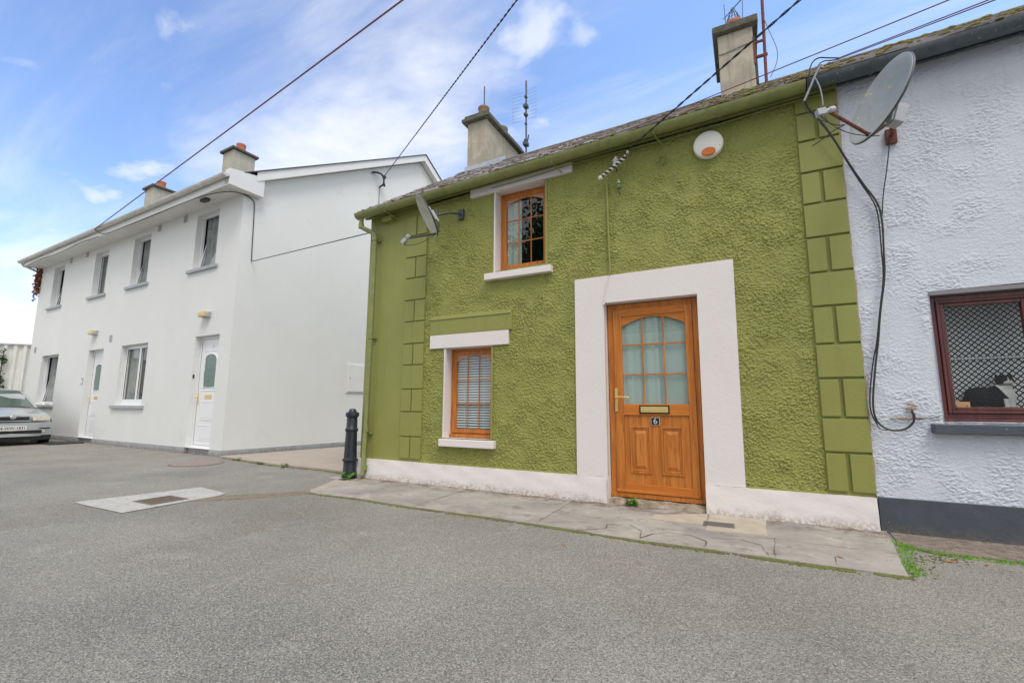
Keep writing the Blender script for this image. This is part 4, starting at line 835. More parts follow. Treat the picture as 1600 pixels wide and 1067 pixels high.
# eaves: soffit, fascia, gutter, gable box, verge boards
mb = MB(); mb.box(-11.75, .05, -.42, .0, 5.53, 5.55); 
for x in (-10.2, -7.9, -5.7, -3.3): mb.box(x, x+.012, -.42, 0, 5.525, 5.531)
mb.build('soffit', 'soffit', wh)
mb = MB(); mb.box(-11.78, .20, -.44, -.42, 5.49, 5.70); mb.build('fascia', 'white_trim', wh)
mb = MB(); n = 8; pr = [(-.50-.065*math.cos(PI*i/n), 5.70-.075*math.sin(PI*i/n)) for i in range(n+1)]; pr += [(-.50-.058*math.cos(PI*i/n), 5.70-.068*math.sin(PI*i/n)) for i in range(n+1)][::-1]
mb.prism(pr, -11.9, .22, 'x'); mb.prism([(-.565, 5.695), (-.435, 5.695), (-.435, 5.66), (-.50, 5.625), (-.55, 5.65)], .214, .222, 'x')
mb.build('gutter', 'white_gutter', wh, smooth=True)
mb = MB(); mb.prism([(-.44, 5.50), (.30, 5.50), (.30, 5.95), (-.44, 5.84)], .05, .21, 'x'); mb.build('gable_box', 'white_trim', wh, bevel=.004)
def vg(t, z, d): v = gp(t, z); return (v[0]+d*math.cos(R(7)), v[1]-d*math.sin(R(7)), v[2])
mb = MB(); A, B, Ce = (.15, 5.83), (4.9, gz(4.9)+.03), (L+.3, gz(L+.3)+.03)
for (p, q) in ((A, B), (B, Ce)):
    h = .19
    vs = [vg(p[0], p[1]-.03, .2), vg(q[0], q[1]-.03, .2), vg(q[0], q[1]+h, .2), vg(p[0], p[1]+h, .2)]; vs += [vg(p[0], p[1]-.03, .18), vg(q[0], q[1]-.03, .18), vg(q[0], q[1]+h, .18), vg(p[0], p[1]+h, .18)]
    mb.add(vs, [(0, 1, 2, 3), (4, 7, 6, 5), (0, 4, 5, 1), (2, 6, 7, 3)])
    mb.add([vg(p[0], p[1]-.01, .19), vg(q[0], q[1]-.01, .19), vg(q[0], q[1]-.01, -.01), vg(p[0], p[1]-.01, -.01)], [(0, 1, 2, 3)])
mb.build('verge_board', 'white_trim', wh)
mb = MB(); z0 = lambda t: gz(t)+.20
for p, q in ((-.46, 4.9), (4.9, L+.5)):
    zp = 5.69 if p < 0 else z0(p); a = [(-11.9, p, zp), (vg(p, 0, .23)[0], p*math.cos(R(7)), zp), (vg(q, 0, .23)[0], q*math.cos(R(7)), z0(q)), (-11.9, q*math.cos(R(7)), z0(q))]
    b = [(x, y_, z+.025) for x, y_, z in a]; mb.add(a+b, [(3, 2, 1, 0), (4, 5, 6, 7), (0, 1, 5, 4), (1, 2, 6, 5), (2, 3, 7, 6), (3, 0, 4, 7)])
rf = mb.build('roof', 'slate_dark', wh)
for s0, s1 in ((5.38, 6.02), (10.8, 11.5)):
    mb = MB(); mb.box(-s1, -s0, 2.5, 3.22, 7.0, 9.40); ch = mb.build('chimney', 'chimney_pale', wh, bevel=.012)
    mb = MB(); mb.box(-s1-.08, -s0+.08, 2.42, 3.30, 9.40, 9.48); mb.build('chimney_cap', 'chimney_dark', ch, bevel=.01)
    mb = MB(); mb.lathe([(.15, 9.48), (.135, 9.74), (.15, 9.76), (.15, 9.80), (.11, 9.80), (.11, 9.5)], 18, Matrix.Translation((-(s0+s1)/2+.05, 2.86, 0)), cap=False); mb.build('chimney_pot', 'terracotta', ch, smooth=True)
for x, z in ((-9.18, 5.45), (-7.98, 5.45), (-3.62, 5.43), (-2.37, 5.42), (-5.66, 2.76), (-11.19, 2.76)):
    mb = MB(); frame_ring(mb, x-.075, x+.075, z-.085, z+.085, -.012, .01, .012)
    for i in range(6): mb.box(x-.063, x+.063, -.009, .01, z-.066+i*.024, z-.052+i*.024)
    mb.build('air_vent', 'plastic_g', wh)
mb = MB(); mb.tube([(-11.74, -.50, 5.66), (-11.74, -.46, 5.56), (-11.74, .0, 5.40), (-11.72, .12, 5.25), (-11.72, .12, .1)], .035, 8); mb.build('downpipe', 'white_gutter', wh, smooth=True)
mb = MB(); mb.box(-7.235, -7.105, -.014, 0, 1.57, 1.75); nb = mb.build('number_plate', 'plastic_g', wh, bevel=.003)
mb = MB(); mb.box(-7.22, -7.12, -.017, -.012, 1.60, 1.69); mb.build('plate_panel', 'plastic_w', nb)
mb = MB(); mb.box(-1.42, -1.385, .02, .05, 1.60, 1.68); mb.box(-1.40, -1.375, .03, .06, 1.72, 1.86) if False else None; mb.build('doorbell', 'black', wh, bevel=.004)
def wl(x, y, z): c, s = math.cos(R(-2)), math.sin(R(-2)); return Vector((WO.x+x*c-y*s, WO.y+x*s+y*c, z))
def wall_lamp(x, z, label):
    o = empty('wall_lamp', wl(x, 0, z), R(-2), label, 'lamp', 'lamps above the white doors')
    mb = MB(); mb.box(-.15, .15, -.04, 0, -.06, .06); mb.build('back_plate', 'plastic_g', o, bevel=.006)
    mb = MB(); mb.box(-.145, .145, -.135, -.04, -.055, .058); mb.build('lens', 'lamp_y', o, bevel=.02)
    mb = MB(); mb.box(.10, .15, -.13, -.04, -.06, .02); mb.build('end_cap', 'plastic_g', o, bevel=.01)
wall_lamp(-6.68, 2.98, 'yellowed lamp above the white door farther along, beside air vent'); wall_lamp(-1.0, 2.96, 'yellowed lamp above white door nearest the house corner')
b = R(9.0); mbx = Vector((WO.x+math.sin(b)*2.98, WO.y+math.cos(b)*2.98, 1.7))
o = empty('meter_box', mbx, R(90)-b, 'flat white meter box on the gable wall beside green corner', 'meter box')
MB().box(-.26, .26, -.03, .0, -.36, .36).build('cabinet', 'white_wall', o, bevel=.004)
mb = MB(); mb.box(-.235, .235, -.042, -.028, -.335, .335); mb.build('cabinet_door', 'white_trim', o, bevel=.005); mb = MB(); mb.box(-.20, -.18, -.05, -.04, -.02, .03); mb.build('latch', 'plastic_g', o)
o = tag(MB().box(-.75, .75, -.45, .45, 0, .02).build('door_mat', 'rubber', bevel=.006), 'black rubber mat outside the white door farther along', 'mat'); o.location = wl(-6.75, -.40, .004); o.rotation_euler = (0, 0, R(-2)); o.scale = (.6, .75, 1)
# ---- fence
fo = Vector((-21.0, 6.0, 0)); fd = Vector((-.62, -.78, 0)).normalized(); fn = Vector((fd.y, -fd.x, 0))
mb = MB(); n = 420; prof = []; vs = []
for i in range(n+1):
    s_ = i*.03; ph = (s_ % .24)/.24; dpt = .07 if ph < .35 else (.07-(ph-.35)/.15*.07 if ph < .5 else (0 if ph < .85 else (ph-.85)/.15*.07))
    p = fo+fd*s_+fn*dpt; vs += [(p.x, p.y, 0), (p.x, p.y, 2.95)]
mb.add(vs, [(2*i, 2*i+2, 2*i+3, 2*i+1) for i in range(n)])
fe = empty('fence', fo, 0, 'tall white corrugated metal fence behind the parked car', 'fence'); o = mb.build('sheet', 'sheet', fe); keep(fe, o)
mb = MB(); a, c = fo+fn*.0, fo+fd*12.6; T = Matrix.Translation(fo) @ Matrix.Rotation(math.atan2(fd.y, fd.x), 4, 'Z'); mb.box(0, 12.6, -.06, .03, 2.94, 2.98, T); o = mb.build('capping', 'sheet', fe); keep(fe, o)
def leaf_clump(mb, pts, n, spread, size, rnd):
    for i in range(n):
        p = Vector(rnd.choice(pts))+Vector((rnd.gauss(0, spread), rnd.gauss(0, spread), rnd.gauss(0, spread))); s = size*rnd.uniform(.5, 1.2)
        a = Vector((rnd.gauss(0, 1), rnd.gauss(0, 1), rnd.gauss(0, 1))).normalized(); b = a.cross(Vector((rnd.gauss(0, 1), rnd.gauss(0, 1), rnd.gauss(0, 1)))).normalized()
        mb.add([p-a*s, p-b*s*.6, p+a*s, p+b*s*.6], [(0, 1, 2, 3)])
rnd = random.Random(2); p0 = fo+fd*.62
mb = MB(); leaf_clump(mb, [(p0.x+.06, p0.y-.06, z+.1*math.sin(z*9)) for z in np.arange(1.2, 2.8, .06)], 170, .05, .06, rnd); iv = empty('ivy', (p0.x, p0.y, 0), 0, 'dark ivy stem climbing the white corrugated fence', 'ivy')
o = mb.build('foliage', 'ivy', iv); keep(iv, o); mb = MB(); mb.tube([(p0.x+.06, p0.y-.06, z) for z in (0, 1, 1.6, 2.2, 2.7)], .012, 5); o = mb.build('stem', 'bark', iv); keep(iv, o)
cp = wl(-11.72, -.06, 0); mb = MB(); leaf_clump(mb, [(cp.x+.02+.03*math.sin(z*20), cp.y+.03, z) for z in np.arange(4.75, 5.5, .04)], 620, .055, .05, rnd); leaf_clump(mb, [(cp.x-.1, cp.y, z) for z in (4.5, 4.6, 4.7)], 24, .05, .045, rnd)
iv = empty('creeper', (cp.x, cp.y, 0), 0, 'reddish creeper under the far end of the white gutter', 'creeper'); o = mb.build('foliage', 'ivy_red', iv); keep(iv, o)
mb = MB(); mb.tube([(cp.x-.08, cp.y-.02, z) for z in (4.5, 4.9, 5.2, 5.5)], .008, 5); o = mb.build('stem', 'bark', iv); keep(iv, o)
# ================================================================ SATELLITE DISHES
def dish(c, az, el, dia, lnb, wallpt, label, m, armm, lnb_m, bracket_m):
    n = Vector((math.cos(R(az))*math.cos(R(el)), math.sin(R(az))*math.cos(R(el)), math.sin(R(el)))); c = Vector(c)
    a = n.cross(Vector((0, 0, 1))).normalized(); b = a.cross(n)
    T = Matrix(((a.x, b.x, n.x, c.x), (a.y, b.y, n.y, c.y), (a.z, b.z, n.z, c.z), (0, 0, 0, 1)))
    o = empty('satellite_dish', wallpt, 0, label, 'satellite dish')
    r = dia/2; pr = []; k = 8
    for i in range(k+1): q = r*i/k; pr.append((max(q, .0005), -.07*(1-(q/r)**2)*dia/.6))
    pr += [(r+.012, .0), (r+.014, -.018), (r+.004, -.02)]; pr += [(max(r*(k-i)/k, .0005), -.07*(1-((k-i)/k)**2)*dia/.6-.006) for i in range(k+1)]
    d = MB().lathe(pr, 40, T, cap=False).build('reflector', m, o, smooth=True)
    rm = MB().tube([c+(a*math.cos(t*PI/24)+b*math.sin(t*PI/24))*(r+.008)-n*.012 for t in range(48)], .011, 6, closed=True).build('rim', 'dark_steel', o, smooth=True); keep(o, rm)
    low = c-b*r*.93; lv = Vector(lnb); mb = MB(); back = c-n*.09
    mb.tube([low-n*.10+b*.10, low-n*.03, low+n*.01-b*.01, lv], .014, 8); arm = mb.build('arm', armm, o, smooth=True)
    dv = (lv-low).normalized(); q = (c-lv).normalized(); mb = MB(); TT = Matrix.Translation(lv) @ q.to_track_quat('Z', 'Y').to_matrix().to_4x4()
    mb.lathe([(.018, -.07), (.022, -.05), (.022, .0), (.032, .015), (.032, .05), (.026, .055)], 14, TT); mb.box(-.028, .028, -.028, .028, -.09, -.02, TT); l = mb.build('lnb', lnb_m, o, smooth=False, bevel=.004)
    wp = Vector(wallpt); mb = MB(); ar = dia/.65
    bz = -.075*ar*dia/.62; mb.box(-.05*ar, .05*ar, -.13*ar, .10*ar, bz-.035, bz-.018, T); mb.box(-.035*ar, .035*ar, -.17*ar, .03*ar, bz-.06, bz-.035, T)
    if dia > .6: mb.box(-.06, .04, -.19, -.04, -.21, -.13, T); mb.box(.0, .03, -.06, .03, -.25, -.13, T)
    bk = mb.build('bracket', bracket_m, o, bevel=.006)
    mb = MB(); s0 = c-n*.13-b*.05; mid = Vector((s0.x, s0.y, s0.z)); mb.tube([s0-Vector((0, 0, .07)), s0+Vector((0, 0, .08))], .02, 8); mb.tube([s0, (s0+wp)/2+Vector((0, 0, .03)), wp+Vector((0, -.03, 0))], .017, 8)
    mb.box(wp.x-.04, wp.x+.04, YW-.04, YW-.005, wp.z-.07, wp.z+.07); st = mb.build('wall_mount', 'rust' if armm == 'rust' else 'dark_steel', o, smooth=False, bevel=.003)
    mb = MB(); q0 = lv-q*.07; pts = [q0, q0+Vector((.02, .01, -.05)), (q0+low)/2+Vector((0, .0, -.09)), low-Vector((0, 0, .03)), low-n*.08]; 
    def smooth(pts, k=3):
        pts = [Vector(p) for p in pts]
        for _ in range(k):
            out = [pts[0]]
            for p, q in zip(pts[:-1], pts[1:]): out += [p*.75+q*.25, p*.25+q*.75]
            pts = out+[pts[-1]]
        return pts
    mb.tube(smooth(pts), .004, 5); cbl = mb.build('lead_cable', 'cable', o, smooth=True)
    keep(o, d, arm, l, bk, st, cbl); return o
def smooth_pts(pts, k=3):
    pts = [Vector(p) for p in pts]
    for _ in range(k):
        out = [pts[0]]
        for p, q in zip(pts[:-1], pts[1:]): out += [p*.75+q*.25, p*.25+q*.75]
        pts = out+[pts[-1]]
    return pts
dish((-3.67, 4.60, 3.54), 219, -30, .56, (-3.97, 4.58, 3.27), (-3.40, 5.03, 3.67), 'smaller grimy satellite dish beside the upstairs window of the green cottage', 'dish_old', 'dark_steel', 'plastic_g', 'plastic_g')
dish((1.11, 4.50, 3.59), 203, 19, .67, (.74, 4.38, 3.53), (1.30, 5.03, 3.50), 'larger pale grey satellite dish on the grey wall with rusty arm', 'dish', 'rust', 'plastic_g', 'plastic_g')
# ---- alarm
al = empty('alarm_box', (-.225, YW-.015, 3.825), 0, 'round white alarm siren box with amber lens under gutter', 'alarm')
Tm = Matrix.Rotation(R(90), 4, 'X')
MB().lathe([(.148, 0), (.151, .03), (.144, .055), (.117, .068), (.001, .075)], 40, Tm).build('housing', 'plastic_w', al, smooth=True)
mb = MB(); n = 14; pts = [(.072*math.cos(2*PI*k/n), -.094+.046*math.sin(2*PI*k/n)) for k in range(n)]; mb.prism(pts, -.076, -.052, 'y'); mb.build('lens', 'amber', al, bevel=.006)
mb = MB(); [mb.ell((dx, -.062, -.05), (.014, .006, .008), None, 10, 6) for dx in (-.10, .105)]; mb.build('screw_cover', 'plastic_g', al, smooth=True)
# ---- insulators + twisted service cable
def insulator(loc, m, label, tilt=0):
    o = empty('insulator', loc, 0, label, 'insulator'); T = Matrix.Rotation(R(tilt), 4, 'Y')
    MB().lathe([(.014, -.055), (.030, -.05), (.040, -.03), (.030, -.018), (.024, -.008), (.038, .006), (.034, .02), (.018, .03), (.020, .045), (.013, .058), (.002, .062)], 16, T).build('bell', m, o, smooth=True)
    mb = MB(); mb.tube([(0, 0, -.05), (0, 0, -.09), (0, .05, -.10)], .007, 6); mb.build('pin', 'dark_steel', o); return o
insulator((-1.21, 4.95, 3.86), 'ceramic', 'white ceramic insulator above the taped cable end on green wall'); insulator((-1.185, 4.95, 3.57), 'plug', 'green painted insulator below the taped cable end'); 
mb = MB(); A = Vector((-1.39, 4.93, 3.69)); B = Vector((-1.08, 4.9, 3.86)); n = 60; 
for q in (0, 1):
    mb2 = MB() if q else mb
mb.tube([A+(B-A)*i/6 for i in range(7)], .015, 8)
tw = empty('taped_cable_end', A, 0, 'taped cable end wound in white and black on the green wall', 'cable'); o1 = mb.build('core', 'cable', tw, smooth=True)
mb = MB(); d = (B-A).normalized(); e1 = d.cross(Vector((0, 0, 1))).normalized(); e2 = d.cross(e1)
mb.tube([A+(B-A)*t+(e1*math.cos(t*2*PI*7)+e2*math.sin(t*2*PI*7))*.014 for t in np.linspace(0, 1, 90)], .011, 6); o2 = mb.build('tape', 'ceramic', tw, smooth=True)
o3 = MB().ell(A, (.030, .022, .030)).build('tape_knot', 'ceramic', tw, smooth=True); o4 = MB().ell(B+Vector((.02, 0, .05)), (.018, .018, .02)).build('tape_knot', 'ceramic', tw, smooth=True); keep(tw, o1, o2, o3, o4)
# painted conduit down to the door
mb = MB(); mb.tube(smooth_pts([(-1.34, 5.02, 3.66), (-1.34, 5.022, 3.3), (-1.335, 5.02, 2.8), (-1.325, 5.02, 2.62), (-1.345, 5.022, 2.53)], 2), .012, 8); cc = empty('wall_conduit', (-1.34, 5.02, 3.0), 0, 'green painted cable running down from insulators to door surround', 'cable')
o1 = mb.build('painted_run', 'green_smooth', cc, smooth=True); mb = MB(); mb.tube(smooth_pts([(-1.345, 5.018, 2.53), (-1.37, 5.014, 2.44), (-1.395, 5.013, 2.33), (-1.41, 5.013, 2.21)], 2), .007, 6); mb.ell((-1.41, 5.01, 2.20), (.012, .01, .014)); o2 = mb.build('white_run', 'pink_white', cc, smooth=True); keep(cc, o1, o2)
# cable along the top of the green wall + coil
mb = MB(); mb.tube([SH @ Vector((x, 5.01, 3.86+.012*math.sin(x*4))) for x in np.arange(-4.6, -2.95, .1)] , .006, 5)
mb.tube([SH @ Vector((x, 4.99, 3.865+.012*math.sin(x*3))) for x in np.arange(-2.9, .9, .1)], .006, 5)
for k in range(2): mb.tube([(-.70+.055*math.cos(a)+k*.01, 5.012, 3.80+.05*math.sin(a)-k*.01) for a in np.linspace(0, 2*PI, 20, endpoint=False)], .005, 5, closed=True)
tag(mb.build('eave_cable', 'green_gutter', smooth=True), 'green painted cable with small coil under the cottage gutter', 'cable')
# cables on the grey wall
mb = MB()
main = [(.66, 4.93, 4.0), (.68, 4.95, 3.92), (.78, 4.95, 3.76), (.86, 4.95, 3.57), (.95, 4.98, 3.33), (1.06, 5.0, 3.07), (1.15, 5.0, 2.88), (1.165, 5.0, 2.7), (1.15, 5.0, 2.45), (1.14, 5.0, 2.2), (1.08, 5.0, 1.90), (1.04, 5.0, 1.6), (1.01, 5.0, 1.45), (.965, 5.0, 1.15), (.955, 5.0, 1.0), (.985, 5.0, .90), (1.06, 5.0, .85), (1.16, 5.0, .86), (1.22, 5.0, .92), (1.235, 5.01, .98), (1.22, 5.02, 1.02)]
mb.tube(smooth_pts(main, 3), .0085, 6); mb.tube(smooth_pts([(p[0]-.014+.01*math.sin(i), p[1], p[2]) for i, p in enumerate(main[2:16])], 3), .006, 6)
mb.tube(smooth_pts([(1.24, 5.02, .96), (1.32, 5.02, .955), (1.40, 5.03, .975)]), .004, 5); mb.tube(smooth_pts([(.96, 5.0, 1.0), (.975, 5.0, .86), (1.04, 5.0, .855)]), .004, 5)
mb.tube(smooth_pts([(1.28, 5.0, 3.45), (1.24, 5.0, 3.2), (1.19, 5.01, 2.95), (1.165, 5.0, 2.75)]), .005, 5)
tag(mb.build('wall_cable', 'cable', smooth=True), 'black cables hanging down the grey wall in a long loop', 'cable')
mb = MB(); rnd = random.Random(5)
mb.tube([(1.225, 5.03, .955), (1.225, 5.026, 1.05)], .006, 6)
for i in range(12): x = 1.225+rnd.uniform(-.03, .03); z = 1.05+rnd.uniform(-.02, .03); mb.ell((x, 5.022, z), (rnd.uniform(.006, .016), .006, rnd.uniform(.006, .014)), None, 7, 5)
for i in range(30): x = 1.08+i*.0075; mb.ell((x, 5.028, .955+rnd.uniform(-.004, .004)), (rnd.uniform(.008, .016), .005, rnd.uniform(.004, .01)), None, 7, 5)
tag(mb.build('mortar_patch', mat('chipped_filler', lin((170, 156, 140)), .9, .8, 30, lin((140, 104, 84)), .003, 60), smooth=True), 'chipped filler where the cable enters the grey wall', 'filler')
# hook bracket with loop leads over the gutter
hk = empty('gutter_hook', (.78, 4.80, 4.1), 0, 'grey steel hook on the gutter carrying the cable pair', 'bracket')
mb = MB(); mb.tube(smooth_pts([(.63, 4.76, 3.90), (.65, 4.76, 3.94), (.75, 4.75, 4.16), (.785, 4.75, 4.22), (.80, 4.75, 4.20), (.785, 4.75, 4.18)]), .011, 7); o1 = mb.build('hook', 'steel', hk, smooth=True)
mb = MB(); mb.tube(smooth_pts([(.73, 4.75, 4.10), (.76, 4.75, 4.0), (.77, 4.75, 3.90), (.77, 4.75, 3.80)]), .006, 6); o2 = mb.build('stay', 'steel', hk, smooth=True)
mb = MB(); mb.tube(smooth_pts([(.92, 4.74, 4.225), (.85, 4.75, 4.26), (.76, 4.75, 4.30), (.70, 4.75, 4.24), (.68, 4.75, 4.10), (.68, 4.80, 4.0)]), .006, 6); mb.tube(smooth_pts([(.92, 4.74, 4.215), (.86, 4.74, 4.22), (.80, 4.75, 4.25), (.75, 4.75, 4.20), (.745, 4.75, 4.10), (.73, 4.75, 4.05)]), .005, 6)
mb.tube(smooth_pts([(.63, 4.76, 3.90), (.64, 4.78, 3.80), (.70, 4.78, 3.72), (.80, 4.74, 3.62)]), .004, 5); mb.tube(smooth_pts([(.745, 4.6, 3.62), (.77, 4.6, 3.55), (.83, 4.6, 3.50), (.88, 4.6, 3.49)]), .005, 5); mb.tube(smooth_pts([(.89, 4.6, 3.49), (.80, 4.6, 3.46), (.72, 4.6, 3.40), (.64, 4.6, 3.36)]), .005, 5)
o3 = mb.build('loop_lead', 'cable', hk, smooth=True); keep(hk, o1, o2, o3)
# ---- overhead cables: from a fixing on a wall to a pole behind the viewer, sagging a little
def overhead(A, px, py, dist, r, m, label, twist=False, sag=.02):
    r *= .72; A = Vector(A); d = sky_ray(px, py).normalized(); B = Vector((0, 0, H))+d*dist; B = A+(B-A)*1.6; n = 48 if not twist else 260
    mb = MB(); pts = [A+(B-A)*t-Vector((0, 0, sag*4*t*(1-t))) for t in np.linspace(0, 1, 33)]
    if not twist: mb.tube(pts, r, 6)
    else:
        L = (B-A).length; dd = (B-A).normalized(); e1 = dd.cross(Vector((0, 0, 1))).normalized(); e2 = dd.cross(e1); N = int(L/.035)
        for ph in (0, PI): mb.tube([A+(B-A)*t+(e1*math.cos(t*L/.22*2*PI+ph)+e2*math.sin(t*L/.22*2*PI+ph))*r*.8-Vector((0, 0, sag*4*t*(1-t))) for t in np.linspace(0, 1, N)], r*.75, 5)
    o = mb.build('overhead_cable', m, smooth=True); return tag(o, label, 'cable', 'overhead cables')
overhead((-1.06, 4.9, 3.93), 1250, 0, 4.6, .010, 'cable', 'thick twisted overhead cable ending at the white insulator', True, 0.0)
overhead(wl(-5.9, -.55, 5.66), 630, 0, 7.0, .016, 'cable_red', 'long reddish overhead cable ending at white house gutter', False, .0)
gA = Vector((WO.x+math.sin(b)*3.43, WO.y+math.cos(b)*3.43, 7.25)); gA += Vector((math.cos(b), -math.sin(b), 0))*.22; gA.z = 7.33
overhead(gA, 808, 0, 7.0, .012, 'cable', 'twisted overhead cable ending on the white gable', True, 0.0)
overhead((-.95, 4.75, 4.09), 1484, 0, 4.8, .006, 'cable_red', 'thin reddish overhead cable passing low over the green cottage roof', False, 0)
overhead((.92, 4.74, 4.225), 1546, 0, 4.6, .0055, 'cable_red', 'upper cable of the close pair running to the gutter hook', False, 0)
overhead((.92, 4.74, 4.215), 1556, 0, 4.6, .0055, 'cable_red', 'lower cable of the close pair running to the gutter hook', False, 0)
overhead((.0, 7.0, 6.9), 1158, 0, 7.6, .010, 'cable', 'short dark cable from the top of the chimney with orange pot', False, 0)
gb = empty('gable_bracket', gA, 0, 'dark cable bracket high on the white gable wall', 'bracket'); gdir = Vector((math.cos(b), -math.sin(b), 0)); gin = Vector((math.sin(b), math.cos(b), 0))
mb = MB(); mb.tube(smooth_pts([gA-gdir*.2-gin*.28+Vector((0, 0, .03)), gA-gdir*.12-gin*.18+Vector((0, 0, .06)), gA-gin*.05, gA+Vector((0, 0, -.25)), gA+gdir*-.2+Vector((0, 0, -.28))]), .025, 6); mb.ell(gA+Vector((0, 0, -.05)), (.04, .04, .06)); mb.ell(gA+Vector((0, 0, -.28)), (.03, .03, .06)); o = mb.build('bracket_arm', 'cable', gb, smooth=True); keep(gb, o)
mb = MB(); mb.tube([gA-gdir*.205+Vector((0, 0, -.25)), gA-gdir*.205+Vector((0, 0, -3.0))], .010, 5); o = mb.build('down_lead', 'cable_grey', gb, smooth=True); keep(gb, o)
def gw(t, z, d=.015): return Vector((WO.x+math.sin(b)*t+math.cos(b)*d, WO.y+math.cos(b)*t-math.sin(b)*d, z))
mb = MB(); mb.tube(smooth_pts([wl(-5.9, -.55, 5.64), wl(-5.7, -.44, 5.50), wl(-5, -.43, 5.49), wl(-3, -.43, 5.47), wl(-1.5, -.42, 5.50), wl(-.6, -.40, 5.48), wl(.0, -.2, 5.50), gw(.20, 5.46), gw(.22, 5.3), gw(.23, 4.9), gw(.24, 4.4), gw(.25, 4.12), gw(.25, 4.08)], 2), .009, 6); mb.tube([gw(.25, 4.08, .02), gw(.27, 4.08, .03), Vector((-5.09, 5.02, 3.70))], .008, 6)
mb.tube([wl(x, -.455, 5.50-.02*math.sin(x*2)) for x in np.arange(-11.6, -5.6, .3)], .008, 5)
tag(mb.build('gable_cable', 'cable', smooth=True), 'black cable along the white eave, down and across the gable', 'cable')
mb = MB(); mb.box(-.12, .12, -.05, .05, -.03, .03); o = tag(mb.build('eave_floodlight', 'dark_steel', bevel=.008), 'small dark sensor box under the white eave near corner', 'sensor'); o.location = wl(-1.05, -.25, 5.50)
# ---- aerials
ae = empty('tv_aerial', (-3.62, 8.35, 5.6), 0, 'grid television aerial on a tall mast behind the chimney with two pots', 'aerial')
mx, my = -4.02, 8.42
from math import cos, sin
mb = MB(); mb.tube([(mx, my, 5.7), (mx, my, 8.25)], .020, 8); o1 = mb.build('mast', 'dark_steel', ae, smooth=True)
mb = MB()
for k in range(9):
    z = 7.25+k*.085
    for s_ in (-1, 1): mb.tube([(mx+s_*.05, my-.08, z), (mx+s_*.30, my-.08-.02, z)], .0024, 4)
for s_ in (-1, 1): mb.tube([(mx+s_*.29, my-.10, 7.22), (mx+s_*.29, my-.10, 7.96)], .0028, 4)
o2 = mb.build('grid', 'steel', ae)
mb = MB()
for z, s_ in ((7.85, .025), (7.62, .045), (7.42, .035), (7.2, .02), (6.72, .05), (6.80, .03)): mb.box(mx-s_, mx+s_, my-s_-.03, my+s_, z-s_*.8, z+s_*.8)
mb.tube([(mx+.02, my, 6.72), (mx+.07, my-.02, 6.92)], .016, 5); mb.tube([(mx, my, 6.55), (mx-.17, my-.1, 6.1)], .010, 5)
o3 = mb.build('clamp', 'dark_steel', ae, bevel=.004); keep(ae, o1, o2, o3)
am = empty('aerial_mast', (.5, 7.1, 5.6), 0, 'rusty red aerial mast bracketed to the chimney with orange pot', 'aerial')
mb = MB(); mb.tube([(.505, 7.12, 5.66), (.545, 7.12, 7.7)], .021, 8); o1 = mb.build('mast', 'rust', am, smooth=True)
mb = MB(); mb.box(.36, .52, 7.10, 7.13, 6.42, 6.45); mb.box(.36, .55, 7.10, 7.14, 6.18, 6.215); mb.box(.37, .39, 7.04, 7.12, 6.05, 6.5); o2 = mb.build('bracket', 'rust', am, bevel=.003)
mb = MB(); mb.tube(smooth_pts([(.54, 7.1, 6.75), (.60, 7.1, 6.5), (.68, 7.1, 6.2), (.66, 7.1, 6.0), (.56, 7.1, 5.8)]), .006, 5); o3 = mb.build('loose_lead', 'cable_grey', am, smooth=True); keep(am, o1, o2, o3)
# ================================================================ BOLLARD
bo = empty('bollard', (-5.175, 4.93, 0), 0, 'black cast iron bollard beside the green downpipe', 'bollard')
MB().lathe([(.106, 0), (.106, .06), (.098, .10), (.092, .115), (.090, .235), (.108, .25), (.108, .275), (.090, .29), (.079, .66), (.091, .675), (.091, .70), (.078, .715), (.074, .87)], 24).build('post', 'dark_bollard', bo, smooth=True)
MB().lathe([(.074, .865), (.092, .88), (.096, .91), (.090, .935), (.060, .945), (.055, .96), (.040, .985), (.001, .995)], 24).build('cap', 'dark_bollard', bo, smooth=True)
mb = MB(); mb.prism(wobble_poly([(-.26, -.16), (.1, -.2), (.16, .1), (-.2, .16)]), 0, .012); mb.build('footing', 'pink_concrete', bo)
mb = MB(); mb.tube([(.205, -.01, .085), (.19, -.09, .055), (.185, -.10, .052)], .04, 12); mb.build('drain_shoe', 'black', bo, smooth=True) if False else None
# ================================================================ PLANTS ON THE GROUND
def weed(loc, n, s, label, rnd, flat=.5):
    o = empty('weed', (loc[0], loc[1], loc[2]), 0, label, 'weed'); mb = MB(); ms = MB()
    for i in range(n):
        a = rnd.uniform(0, 2*PI); l = s*rnd.uniform(.4, 1); h = s*rnd.uniform(.2, 1)*flat; d = Vector((math.cos(a), math.sin(a), 0)); p = d*l*.6+Vector((0, 0, h)); q = d*l+Vector((0, 0, h*.8)); sd = Vector((-d.y, d.x, 0))*s*.16
        mb.add([p-d*s*.12, p+sd+Vector((0, 0, .004)), q, p-sd], [(0, 1, 2, 3)]); ms.tube([(0, 0, 0), p*.6+Vector((0, 0, h*.2)), p], .0018, 4)
    mb.build('foliage', 'leaf', o); ms.build('stem', 'leaf', o)
rnd = random.Random(12)
weed((-1.16, 4.965, .015), 46, .10, 'small leafy weed growing at the doorstep', rnd, .8); weed((-5.05, 4.80, .005), 26, .17, 'pale green weed at the foot of the bollard', rnd, .7)
weed((-7.0, 5.22, 0), 20, .13, 'bright green weed midway along the passage kerb', rnd, .5); weed((-7.7, 5.28, 0), 16, .12, 'yellowish weed on the passage kerb, second from the white house', rnd, .4); weed((-8.6, 5.42, 0), 18, .13, 'low weed on the passage kerb nearest the white house', rnd, .4)
